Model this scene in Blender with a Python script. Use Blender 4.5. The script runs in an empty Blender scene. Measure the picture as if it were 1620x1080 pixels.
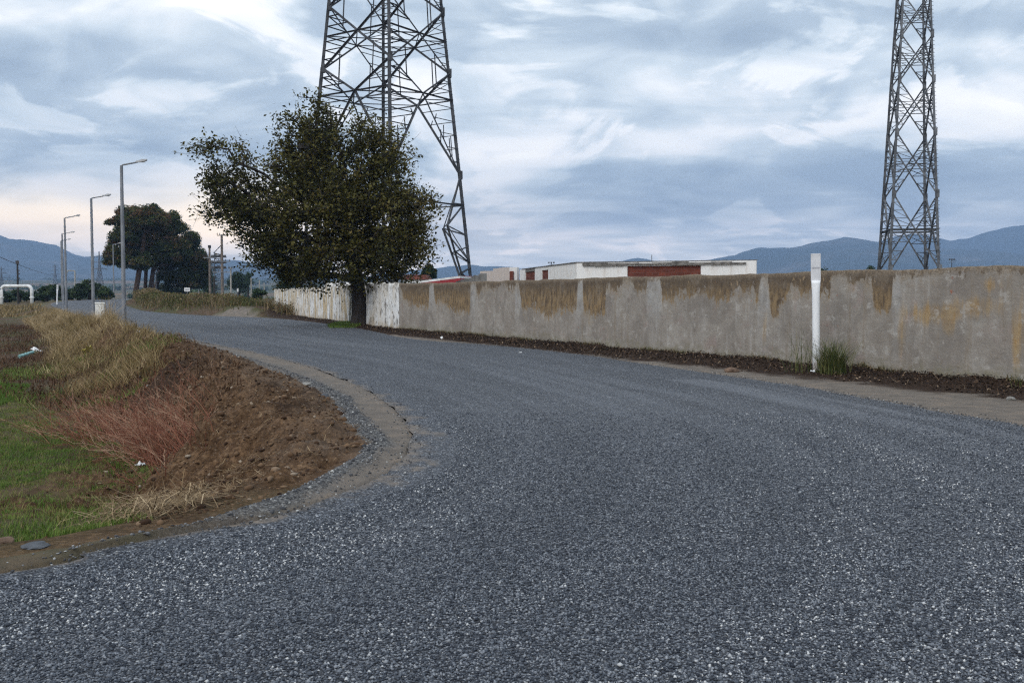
import bpy, math, random
import numpy as np
from mathutils import Vector, Matrix

random.seed(7)
RNG = np.random.default_rng(7)
sc = bpy.context.scene
COL = sc.collection
R = math.radians

# ------------------------------------------------------------------ camera model
F = 1556.0
EYE = 1.55
P = math.atan(73.0 / F)


def px(x, y, z=0.0):
    """world point where the sight line of photo pixel (x, y) meets height z"""
    u, v = (x - 810) / F, (540 - y) / F
    d = np.array([u, math.cos(P) + math.sin(P) * v, -math.sin(P) + math.cos(P) * v])
    t = (z - EYE) / d[2]
    return np.array([d[0] * t, d[1] * t, z])


def pxy(x, y, Y):
    """world point on the sight line of pixel (x, y) at world distance Y"""
    u, v = (x - 810) / F, (540 - y) / F
    d = np.array([u, math.cos(P) + math.sin(P) * v, -math.sin(P) + math.cos(P) * v])
    t = Y / d[1]
    return np.array([d[0] * t, Y, EYE + d[2] * t])


# ------------------------------------------------------------------ numpy noise
def _hash(ix, iy, seed):
    h = (ix.astype(np.int64) * 374761393 + iy.astype(np.int64) * 668265263 + seed * 1442695041) & 0x7FFFFFFF
    h = ((h ^ (h >> 13)) * 1274126177) & 0x7FFFFFFF
    h = h ^ (h >> 16)
    return (h & 0xFFFF) / 65535.0


def vnoise(x, y, seed=0):
    x = np.asarray(x, float); y = np.asarray(y, float)
    ix, iy = np.floor(x), np.floor(y)
    fx, fy = x - ix, y - iy
    fx = fx * fx * (3 - 2 * fx); fy = fy * fy * (3 - 2 * fy)
    a = _hash(ix, iy, seed); b = _hash(ix + 1, iy, seed)
    c = _hash(ix, iy + 1, seed); d = _hash(ix + 1, iy + 1, seed)
    return (a * (1 - fx) + b * fx) * (1 - fy) + (c * (1 - fx) + d * fx) * fy


def fbm(x, y, seed=0, octv=4):
    s, a, t = 0.0, 1.0, 0.0
    for k in range(octv):
        s = s + a * (vnoise(x * 2 ** k + 13.7 * k, y * 2 ** k - 7.1 * k, seed + k) - 0.5)
        t += a; a *= 0.5
    return s / t * 2


def sstep(a, b, x):
    t = np.clip((np.asarray(x, float) - a) / (b - a), 0, 1)
    return t * t * (3 - 2 * t)


def poly_dist(x, y, pts):
    best = np.full(np.shape(x), 1e18)
    for (ax, ay), (bx, by) in zip(pts[:-1], pts[1:]):
        dx, dy = bx - ax, by - ay
        t = np.clip(((x - ax) * dx + (y - ay) * dy) / (dx * dx + dy * dy + 1e-12), 0, 1)
        d = (x - ax - t * dx) ** 2 + (y - ay - t * dy) ** 2
        best = np.minimum(best, d)
    return np.sqrt(best)


def inside(x, y, poly):
    r = np.zeros(np.shape(x), bool)
    n = len(poly)
    for i in range(n):
        ax, ay = poly[i]; bx, by = poly[(i + 1) % n]
        if ay == by:
            continue
        c = ((ay > y) != (by > y)) & (x < (bx - ax) * (y - ay) / (by - ay) + ax)
        r ^= c
    return r


# ------------------------------------------------------------------ object helpers
def tag(o, label=None, cat=None, group=None, kind=None):
    if label: o['label'] = label
    if cat: o['category'] = cat
    if group: o['group'] = group
    if kind: o['kind'] = kind
    return o


def empty(name, loc, rz=0.0):
    o = bpy.data.objects.new(name, None)
    COL.objects.link(o)
    o.location = loc; o.rotation_euler = (0, 0, rz)
    o.empty_display_size = 0.3
    return o


def link(name, me, mat, parent=None):
    o = bpy.data.objects.new(name, me)
    COL.objects.link(o)
    if mat: me.materials.append(mat)
    if parent: o.parent = parent
    return o


def copy_tree(o, parent=None):
    c = o.copy()
    COL.objects.link(c)
    if parent: c.parent = parent
    for ch in list(o.children):
        copy_tree(ch, c)
    return c


def np_mesh(name, V, Fc, attrs=None, smooth=False):
    """V (n,3), Fc list of (m,k) arrays"""
    me = bpy.data.meshes.new(name)
    if not isinstance(Fc, (list, tuple)): Fc = [Fc]
    Fc = [f for f in Fc if len(f)]
    V = np.asarray(V, np.float32)
    me.vertices.add(len(V)); me.vertices.foreach_set('co', V.ravel())
    loops = np.concatenate([f.ravel() for f in Fc]).astype(np.int32)
    tot = np.concatenate([np.full(len(f), f.shape[1]) for f in Fc]).astype(np.int32)
    start = np.concatenate([[0], np.cumsum(tot)[:-1]]).astype(np.int32)
    me.loops.add(len(loops)); me.loops.foreach_set('vertex_index', loops)
    me.polygons.add(len(tot)); me.polygons.foreach_set('loop_start', start)
    me.polygons.foreach_set('loop_total', tot)
    if smooth: me.polygons.foreach_set('use_smooth', np.ones(len(tot), bool))
    me.update(calc_edges=True)
    for k, v in (attrs or {}).items():
        a = me.attributes.new(k, 'FLOAT', 'POINT')
        a.data.foreach_set('value', np.asarray(v, np.float32))
    me.validate()
    return me


class MB:
    """collects bars, boxes, tubes into one mesh"""
    def __init__(s): s.v = []; s.f = []

    def box(s, c, d, rz=0.0, taper=1.0):
        n = len(s.v); cx, cy, cz = c; dx, dy, dz = [k / 2 for k in d]
        ca, sa = math.cos(rz), math.sin(rz)
        for z in (-1, 1):
            t = taper if z > 0 else 1.0
            for sx, sy in ((-1, -1), (1, -1), (1, 1), (-1, 1)):
                X, Y = sx * dx * t, sy * dy * t
                s.v.append((cx + X * ca - Y * sa, cy + X * sa + Y * ca, cz + z * dz))
        s.f += [(n, n + 3, n + 2, n + 1), (n + 4, n + 5, n + 6, n + 7)]
        for i in range(4):
            j = (i + 1) % 4
            s.f.append((n + i, n + j, n + 4 + j, n + 4 + i))
        return s

    def tube(s, pts, rad, seg=8, cap=True):
        pts = [Vector(p) for p in pts]
        if not hasattr(rad, '__len__'): rad = [rad] * len(pts)
        n0 = len(s.v)
        for i, p in enumerate(pts):
            a = pts[max(0, i - 1)]; b = pts[min(len(pts) - 1, i + 1)]
            d = (b - a).normalized()
            up = Vector((0, 0, 1)) if abs(d.z) < 0.95 else Vector((1, 0, 0))
            u = d.cross(up).normalized(); w = d.cross(u)
            for k in range(seg):
                t = 2 * math.pi * (k + 0.5) / seg
                s.v.append(tuple(p + (u * math.cos(t) + w * math.sin(t)) * rad[i]))
        for i in range(len(pts) - 1):
            for k in range(seg):
                j = (k + 1) % seg
                a = n0 + i * seg
                s.f.append((a + k, a + j, a + seg + j, a + seg + k))
        if cap:
            s.f.append(tuple(n0 + k for k in range(seg))[::-1])
            e = n0 + (len(pts) - 1) * seg
            s.f.append(tuple(e + k for k in range(seg)))
        return s

    def bar(s, a, b, w):
        """an angle-iron member: two thin flanges"""
        a, b = Vector(a), Vector(b)
        d = (b - a)
        if d.length < 1e-4: return s
        d.normalize()
        up = Vector((0, 0, 1)) if abs(d.z) < 0.9 else Vector((1, 0.3, 0))
        u = d.cross(up).normalized(); q = d.cross(u)
        for e1, e2 in ((u, q), (q, u)):
            n = len(s.v); t = w * 0.16
            for p in (a, b):
                s.v += [tuple(p + e1 * 0 - e2 * t), tuple(p + e1 * w - e2 * t), tuple(p + e1 * w), tuple(p)]
            for i in range(4):
                j = (i + 1) % 4
                s.f.append((n + i, n + j, n + 4 + j, n + 4 + i))
            s.f += [(n + 3, n + 2, n + 1, n), (n + 4, n + 5, n + 6, n + 7)]
        return s

    def poly(s, pts, z0, z1):
        n = len(s.v); m = len(pts)
        s.v += [(p[0], p[1], z0) for p in pts] + [(p[0], p[1], z1) for p in pts]
        s.f.append(tuple(range(n, n + m))[::-1]); s.f.append(tuple(range(n + m, n + 2 * m)))
        for i in range(m):
            j = (i + 1) % m
            s.f.append((n + i, n + j, n + m + j, n + m + i))
        return s

    def build(s, name, mat, parent=None, bevel=0.0, smooth=False):
        me = bpy.data.meshes.new(name)
        me.from_pydata(s.v, [], s.f); me.validate()
        import bmesh
        bm = bmesh.new(); bm.from_mesh(me)
        bmesh.ops.recalc_face_normals(bm, faces=bm.faces)
        if bevel:
            bmesh.ops.bevel(bm, geom=[e for e in bm.edges], offset=bevel, segments=2, affect='EDGES', profile=0.6)
        bm.to_mesh(me); bm.free()
        if smooth:
            me.polygons.foreach_set('use_smooth', [True] * len(me.polygons))
        return link(name, me, mat, parent)


# ------------------------------------------------------------------ node helper
class NT:
    def __init__(s, tree): s.t = tree; s.n = tree.nodes; s.l = tree.links

    def node(s, typ, **kw):
        nd = s.n.new(typ)
        for k, v in kw.items(): setattr(nd, k, v)
        return nd

    def put(s, sock, val):
        if val is None: return
        if isinstance(val, bpy.types.NodeSocket): s.l.new(val, sock)
        else:
            if hasattr(sock.default_value, '__len__') and hasattr(val, '__len__') and len(val) == 3 and len(sock.default_value) == 4:
                val = (*val, 1)
            sock.default_value = val

    def math(s, op, a, b=None, c=None, clamp=False):
        nd = s.node('ShaderNodeMath', operation=op, use_clamp=clamp)
        s.put(nd.inputs[0], a); s.put(nd.inputs[1], b)
        if c is not None: s.put(nd.inputs[2], c)
        return nd.outputs[0]

    def vmath(s, op, a, b=None):
        nd = s.node('ShaderNodeVectorMath', operation=op)
        s.put(nd.inputs[0], a); s.put(nd.inputs[1], b)
        return nd.outputs[0]

    def mapr(s, v, a, b, c=0.0, d=1.0, smooth=True):
        nd = s.node('ShaderNodeMapRange', interpolation_type='SMOOTHSTEP' if smooth else 'LINEAR')
        for i, k in enumerate((v, a, b, c, d)): s.put(nd.inputs[i], k)
        return nd.outputs[0]

    def noise(s, vec, scale, detail=4, rough=0.55, dist=0.0, out=0):
        nd = s.node('ShaderNodeTexNoise')
        s.put(nd.inputs['Vector'], vec)
        nd.inputs['Scale'].default_value = scale; nd.inputs['Detail'].default_value = detail
        nd.inputs['Roughness'].default_value = rough; nd.inputs['Distortion'].default_value = dist
        return nd.outputs[out]

    def voro(s, vec, scale, feat='F1', out='Distance', rnd=1.0):
        nd = s.node('ShaderNodeTexVoronoi', feature=feat)
        s.put(nd.inputs['Vector'], vec); nd.inputs['Scale'].default_value = scale
        nd.inputs['Randomness'].default_value = rnd
        return nd.outputs[out]

    def ramp(s, fac, stops, mode='LINEAR'):
        nd = s.node('ShaderNodeValToRGB'); cr = nd.color_ramp; cr.interpolation = mode
        while len(cr.elements) > 1: cr.elements.remove(cr.elements[-1])
        for i, (p, c) in enumerate(stops):
            e = cr.elements[0] if i == 0 else cr.elements.new(p)
            e.position = p
            e.color = (c, c, c, 1) if not hasattr(c, '__len__') else (*c[:3], 1)
        s.put(nd.inputs[0], fac)
        return nd.outputs[0]

    def mix(s, fac, a, b, blend='MIX'):
        nd = s.node('ShaderNodeMix', data_type='RGBA', blend_type=blend)
        s.put(nd.inputs[0], fac); s.put(nd.inputs[6], a); s.put(nd.inputs[7], b)
        return nd.outputs[2]

    def attr(s, name):
        return s.node('ShaderNodeAttribute', attribute_name=name).outputs['Fac']

    def pos(s): return s.node('ShaderNodeNewGeometry').outputs['Position']

    def objco(s): return s.node('ShaderNodeTexCoord').outputs['Object']

    def scale(s, vec, v):
        nd = s.node('ShaderNodeMapping'); s.put(nd.inputs['Vector'], vec)
        nd.inputs['Scale'].default_value = v
        return nd.outputs[0]

    def bump(s, h, strength=0.5, dist=0.02, normal=None):
        nd = s.node('ShaderNodeBump')
        nd.inputs['Strength'].default_value = strength; nd.inputs['Distance'].default_value = dist
        s.put(nd.inputs['Height'], h)
        if normal is not None: s.put(nd.inputs['Normal'], normal)
        return nd.outputs[0]


def new_mat(name):
    m = bpy.data.materials.new(name); m.use_nodes = True
    t = NT(m.node_tree)
    b = m.node_tree.nodes['Principled BSDF']
    b.inputs['Roughness'].default_value = 0.8
    b.inputs['Specular IOR Level'].default_value = 0.25
    return m, t, b


def simple_mat(name, col, rough=0.6, metal=0.0, vary=0.18, scale=3.0, bump=0.0):
    m, t, b = new_mat(name)
    n = t.noise(t.pos(), scale, 5)
    c = t.mix(t.mapr(n, 0.3, 0.7), [k * (1 - vary) for k in col], [min(1, k * (1 + vary)) for k in col])
    t.put(b.inputs['Base Color'], c)
    b.inputs['Roughness'].default_value = rough; b.inputs['Metallic'].default_value = metal
    if bump: t.put(b.inputs['Normal'], t.bump(t.noise(t.pos(), scale * 12, 4), bump, 0.01))
    return m


def tint_mat(name, stops, rough=0.75, transl=0.15):
    """foliage and stalks: colour ramps along the per-vertex attribute 'tint'"""
    m, t, b = new_mat(name)
    c = t.ramp(t.attr('tint'), stops)
    t.put(b.inputs['Base Color'], c); b.inputs['Roughness'].default_value = rough
    b.inputs['Specular IOR Level'].default_value = 0.15
    if transl:
        tr = t.node('ShaderNodeBsdfTranslucent'); t.put(tr.inputs[0], c)
        mx = t.node('ShaderNodeMixShader'); mx.inputs[0].default_value = transl
        t.l.new(b.outputs[0], mx.inputs[1]); t.l.new(tr.outputs[0], mx.inputs[2])
        out = m.node_tree.nodes['Material Output']; t.l.new(mx.outputs[0], out.inputs[0])
    return m


# ------------------------------------------------------------------ plan of the place (metres)
def P2(x, y, z=0.0):
    q = px(x, y, z); return (q[0], q[1])


# paired control points: left and right edge of the chip-seal
LR = [((-75, 230), (-68, 228)), ((-56, 150), (-51.5, 150)), ((-55.5, 140), (-50.3, 140)), ((-56, 126), (-47, 124)),
      ((-52, 111), (-41, 107)), ((-42, 92), (-31, 86)), ((-30, 70), (-16.5, 67)), ((-19, 49), (-8, 48.4)),
      (P2(300, 537), P2(640, 534)), (P2(400, 557), P2(780, 546)), (P2(480, 577), P2(908, 559)),
      (P2(540, 598), P2(1040, 578)), (P2(590, 622), P2(1180, 598)), (P2(632, 655), P2(1300, 617)),
      (P2(650, 685), P2(1400, 634)), (P2(642, 715), P2(1520, 656)), (P2(610, 748), P2(1620, 674)),
      (P2(510, 790), (6.1, 10)), (P2(430, 815), (6.4, 9)), (P2(300, 840), (6.8, 7.8)),
      (P2(130, 872), (7.3, 6.5)), (P2(0, 905), (8, 4)), ((-6, 2.6), (9, 1)), ((-12, -4), (11, -5)), ((-18, -11), (13, -12))]


def catmull(pts, n):
    pts = np.array(pts, float)
    t = np.linspace(0, len(pts) - 1, n)
    i = np.clip(t.astype(int), 0, len(pts) - 2); u = (t - i)[:, None]
    p0 = pts[np.clip(i - 1, 0, None)]; p1 = pts[i]; p2 = pts[i + 1]; p3 = pts[np.clip(i + 2, None, len(pts) - 1)]
    return 0.5 * ((2 * p1) + (-p0 + p2) * u + (2 * p0 - 5 * p1 + 4 * p2 - p3) * u * u + (-p0 + 3 * p1 - 3 * p2 + p3) * u ** 3)


NST = 1000
LE = catmull([a for a, b in LR], NST)
RE = catmull([b for a, b in LR], NST)
# edge of the earth bank (near to far)
E1 = [(-20, -10.5), (-13, -3.2), (-6.3, 3.2)] + [P2(*p) for p in
      [(0, 882), (120, 864), (210, 845), (300, 830), (360, 812), (430, 790), (500, 757), (560, 725), (577, 702),
       (562, 680), (536, 650), (528, 632), (480, 606), (400, 575), (330, 552), (270, 537), (205, 519)]] + \
     [(-28.7, 66), (-40.3, 88), (-51.5, 109), (-56.5, 125), (-57, 140), (-60, 155), (-78, 230)]
FIELD = E1 + [(-300, 5900), (-5900, 5900), (-5900, -240), (-40, -30)]
ROAD = [tuple(p) for p in LE[::4]] + [tuple(p) for p in RE[::-4]]
# grey wall: straight base line
WA = np.array(P2(580, 517)); WB = np.array(P2(1620, 610))
WD = (WB - WA) / np.linalg.norm(WB - WA)
WN = np.array([-WD[1], WD[0]])      # points away from the road
WLEN = 40.5
FA = np.array(P2(552, 512)); FB = np.array((-20.7, 85.7))   # far white wall
WALLS = [tuple(WA), tuple(WA + WD * 60)]
FWALL = [tuple(FA), tuple(FB)]


def rise(y):
    y = np.asarray(y, float)
    return 1.05 * sstep(74, 142, y) - 1.3 * sstep(155, 330, y) + 40 * sstep(380, 2700, y)


def in_field(x, y):
    x = np.asarray(x, float); y = np.asarray(y, float)
    k = sstep(140, 60, y) * (0.4 + 0.6 * sstep(5, 8, y))
    return inside(x + k * (0.13 * fbm(x * 2.1, y * 2.1, 81, 4) - .03), y + k * 0.13 * fbm(x * 2.1 + 9, y * 2.1, 82, 4), FIELD)


def height(x, y, fine=True):
    x = np.asarray(x, float); y = np.asarray(y, float)
    h = rise(y)
    near = y < 260
    d = np.where(near, poly_dist(x, y, E1), 50.0)
    fld = in_field(x, y)
    amp = 0.16 + 0.72 * sstep(7.2, 11.5, y) - 0.25 * sstep(35, 75, y) - 0.3 * sstep(80, 130, y)
    w1 = 1.1 + 1.6 * sstep(7.5, 12, y)
    dd = d + 0.35 * fbm(x * 0.55, y * 0.55, 3, 3)
    drop = amp * sstep(0.25 + 0.75 * sstep(9, 13, y), w1, dd)
    mound = 0.06 * np.exp(-((d - 0.7) / 0.5) ** 2) * sstep(9, 12, y) * (1 - sstep(60, 80, y))
    # overgrown hump further up the road
    hump = 0.42 * np.exp(-((d - 2.2) / 1.2) ** 2) * sstep(19, 27, y) * (1 - sstep(44, 60, y)) * (0.6 + 0.9 * vnoise(x * .35, y * .35, 15))
    # dark heap dug out at the crest
    hx, hy = px(255, 588)[:2]
    heap_ = 0.34 * np.exp(-(((x - hx) / .75) ** 2 + ((y - hy) / 1.3) ** 2) * (1 + .8 * fbm(x * 1.7, y * 1.7, 17, 3)))
    hf = -drop + mound + hump + heap_
    if fine:
        slope = sstep(0.03, 0.25, d) * (1 - sstep(3.2, 4.6, d)) * (1 - sstep(40, 60, y)) * sstep(7.3, 8.4, y)
        # raked furrows run down the bank, broken up by clods
        q = x * 0.86 + y * 0.5; r_ = -x * 0.5 + y * 0.86
        hf = hf + slope * (0.15 * fbm(q * 0.8, r_ * 2.6, 11, 5) + 0.11 * (0.45 - 2 * np.abs(fbm(q * 1.1 + 5, r_ * 3.4, 18, 4))) + 0.09 * fbm(x * 2.8, y * 2.8, 12, 4) + 0.075 * fbm(x * 7, y * 7, 21, 3))
        hf = hf + sstep(2.2, 4, d) * (0.025 * fbm(x * 1.3, y * 1.3, 13, 4) + 0.012 * fbm(x * 8, y * 8, 14, 3)) * (1 + 2.0 * sstep(35, 60, y))
    h = h + np.where(fld, hf, 0)
    # gravel windrow between bank and dusty strip
    out = (~fld) & near
    berm = np.where(out, 0.05 * np.exp(-((d - 0.15) / 0.11) ** 2) * sstep(5, 7, y) * (1 - sstep(18, 30, y)), 0)
    # debris heap along both walls
    dw = np.minimum(poly_dist(x, y, WALLS), poly_dist(x, y, FWALL))
    dw = np.where(near, dw, 50.0)
    heap = (0.055 + 0.08 * fbm(x * 1.1, y * 1.1, 31, 3)) * (1 - sstep(0.35, 2.0, dw + 0.4 * fbm(x * 0.9, y * 0.9, 32, 3)))
    if fine: heap = heap * (1 + 0.9 * fbm(x * 5, y * 5, 33, 3))
    # weed bank on the right of the far road
    wb = poly_dist(x, y, [(-19, 73), (-31.5, 91), (-42, 112), (-47, 128)])
    heap = heap + np.where(near & (y > 60), 0.75 * (1 - sstep(0.2, 2.6, wb)), 0)
    h = h + berm + np.where(fld, 0, heap)
    h = np.where(near & inside(x, y, ROAD), rise(y) - 0.06, h)
    return h


def H(x, y): return float(height(np.array([x]), np.array([y]), False)[0])


# ------------------------------------------------------------------ materials
def mat_ground():
    m, t, b = new_mat('earth')
    p = t.pos()
    n1 = t.noise(p, 0.35, 5); n2 = t.noise(p, 3.0, 6, 0.62); n3 = t.noise(p, 22, 5, 0.65); n4 = t.noise(p, 90, 3)
    far = t.ramp(t.noise(t.scale(p, (0.004, 0.0012, 0.004)), 1.0, 6, 0.6),
                 [(0.3, (0.035, 0.045, 0.025)), (0.48, (0.06, 0.065, 0.035)), (0.56, (0.15, 0.10, 0.065)), (0.66, (0.045, 0.055, 0.028))])
    mid = t.mix(t.mapr(n2, 0.35, 0.65), (0.06, 0.042, 0.030), (0.115, 0.078, 0.05))
    field_soil = t.mix(t.mapr(n1, 0.42, 0.6), mid, (0.07, 0.068, 0.03))
    base = t.mix(t.attr('far'), field_soil, far)
    # earth bank
    soil = t.ramp(n2, [(0.28, (0.066, 0.036, 0.019)), (0.45, (0.132, 0.077, 0.041)), (0.6, (0.205, 0.124, 0.07)), (0.78, (0.28, 0.185, 0.113))])
    soil = t.mix(t.mapr(n3, 0.38, 0.7), t.mix(1.0, soil, (0.42, 0.40, 0.40), 'MULTIPLY'), soil)
    soil = t.mix(t.mapr(t.noise(p, 7, 5, 0.7, 0.5), 0.54, 0.68, 0, 0.6), soil, (0.045, 0.025, 0.015))
    peb = t.voro(p, 60, 'F1', 'Color')
    sep = t.node('ShaderNodeSeparateColor'); t.l.new(peb, sep.inputs[0])
    soil = t.mix(t.mapr(sep.outputs[0], 0.97, 0.98, 0, 0.5), soil, (0.22, 0.17, 0.13))
    base = t.mix(t.attr('soil'), base, soil)
    red = t.ramp(n2, [(0.3, (0.045, 0.018, 0.011)), (0.7, (0.10, 0.045, 0.027))])
    base = t.mix(t.attr('plough'), base, red)
    # dust and gravel
    dust = t.ramp(n2, [(0.3, (0.125, 0.105, 0.088)), (0.5, (0.185, 0.156, 0.13)), (0.68, (0.25, 0.195, 0.15))])
    dust = t.mix(t.mapr(n3, 0.35, 0.65, 0.0, 0.5), dust, (0.13, 0.118, 0.112))
    base = t.mix(t.attr('dust'), base, dust)
    grv = t.ramp(sep.outputs[1], [(0.0, (0.05, 0.05, 0.053)), (0.7, (0.125, 0.122, 0.12)), (1.0, (0.26, 0.255, 0.245))])
    base = t.mix(t.attr('gravel'), base, grv)
    lit = t.ramp(n3, [(0.3, (0.016, 0.011, 0.009)), (0.55, (0.045, 0.028, 0.02)), (0.75, (0.10, 0.068, 0.045))])
    base = t.mix(t.attr('litter'), base, lit)
    t.put(b.inputs['Base Color'], base)
    b.inputs['Roughness'].default_value = 0.95; b.inputs['Specular IOR Level'].default_value = 0.1
    hgt = t.math('ADD', t.math('MULTIPLY', n3, 0.7), t.math('MULTIPLY', n4, 0.35))
    t.put(b.inputs['Normal'], t.bump(hgt, 0.8, 0.08))
    return m


def mat_asphalt():
    m, t, b = new_mat('chip_seal')
    p = t.pos()
    wob = t.mix(0.02, p, t.noise(p, 60, 2, out=1))
    d1 = t.voro(wob, 62, 'F1', 'Distance')
    c1 = t.voro(wob, 62, 'F1', 'Color')
    s = t.node('ShaderNodeSeparateColor'); t.l.new(c1, s.inputs[0])
    c2 = t.voro(p, 46, 'F1', 'Color')
    s2 = t.node('ShaderNodeSeparateColor'); t.l.new(c2, s2.inputs[0])
    chip = t.ramp(s.outputs[0], [(0.0, (0.022, 0.026, 0.038)), (0.35, (0.060, 0.066, 0.079)), (0.7, (0.142, 0.150, 0.168)),
                                 (0.92, (0.215, 0.224, 0.242)), (0.98, (0.33, 0.335, 0.34)), (1.0, (0.52, 0.52, 0.52))])
    chip = t.mix(t.mapr(s2.outputs[0], 0.0, 1.0, 0.0, 0.35, False), chip, (0.05, 0.058, 0.078))
    c3 = t.voro(p, 34, 'F1', 'Color')
    s3 = t.node('ShaderNodeSeparateColor'); t.l.new(c3, s3.inputs[0])
    spk = t.node('ShaderNodeVectorMath', operation='SCALE'); t.l.new(chip, spk.inputs[0]); t.l.new(t.ramp(s3.outputs[1], [(0, .36), (.5, .52), (.88, .62), (.98, .8), (1, .9)]), spk.inputs['Scale'])
    dbl = t.node('ShaderNodeVectorMath', operation='SCALE'); t.l.new(spk.outputs[0], dbl.inputs[0]); dbl.inputs['Scale'].default_value = 2.4
    chip = dbl.outputs[0]
    # bitumen between the chips
    chip = t.mix(t.mapr(d1, 0.36, 0.68, 0.0, 0.92), chip, (0.012, 0.013, 0.018))
    # rolled tracks follow the lane
    lane = t.attr('lane')
    stn = t.attr('station')
    comb = t.node('ShaderNodeCombineXYZ'); t.l.new(lane, comb.inputs[0]); t.l.new(stn, comb.inputs[1])
    trk = t.noise(t.scale(comb.outputs[0], (14.0, 0.06, 1)), 1.0, 5, 0.62)
    blot = t.noise(p, 0.55, 5, 0.6)
    tone = t.math('ADD', t.mapr(trk, 0.3, 0.7, 0.93, 1.10), t.mapr(blot, 0.3, 0.7, -0.05, 0.05))
    ch = t.node('ShaderNodeVectorMath', operation='SCALE'); t.l.new(chip, ch.inputs[0]); t.l.new(tone, ch.inputs['Scale'])
    base = ch.outputs[0]
    # pale stone dust
    pale = t.math('MULTIPLY', t.attr('pale'), t.mapr(trk, 0.4, 0.65, 0.0, 0.4))
    base = t.mix(pale, base, (0.21, 0.22, 0.245))
    # mud tracked over the edges
    e = t.math('ADD', t.attr('edge'), t.mapr(t.noise(p, 1.7, 6, 0.7), 0.3, 0.7, -0.42, 0.42, False))
    mud = t.mix(t.mapr(t.noise(p, 9, 5), 0.35, 0.65), (0.135, 0.118, 0.105), (0.22, 0.178, 0.145))
    base = t.mix(t.mapr(e, 0.9, 1.3, 0, 0.9), base, mud)
    t.put(b.inputs['Base Color'], base)
    b.inputs['Roughness'].default_value = 0.72; b.inputs['Specular IOR Level'].default_value = 0.3
    hh = t.math('SUBTRACT', 1.0, t.math('MULTIPLY', d1, 1.2))
    hh = t.math('ADD', hh, t.math('MULTIPLY', s.outputs[2], 0.8))
    t.put(b.inputs['Normal'], t.bump(hh, 1.0, 0.014))
    return m


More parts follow.
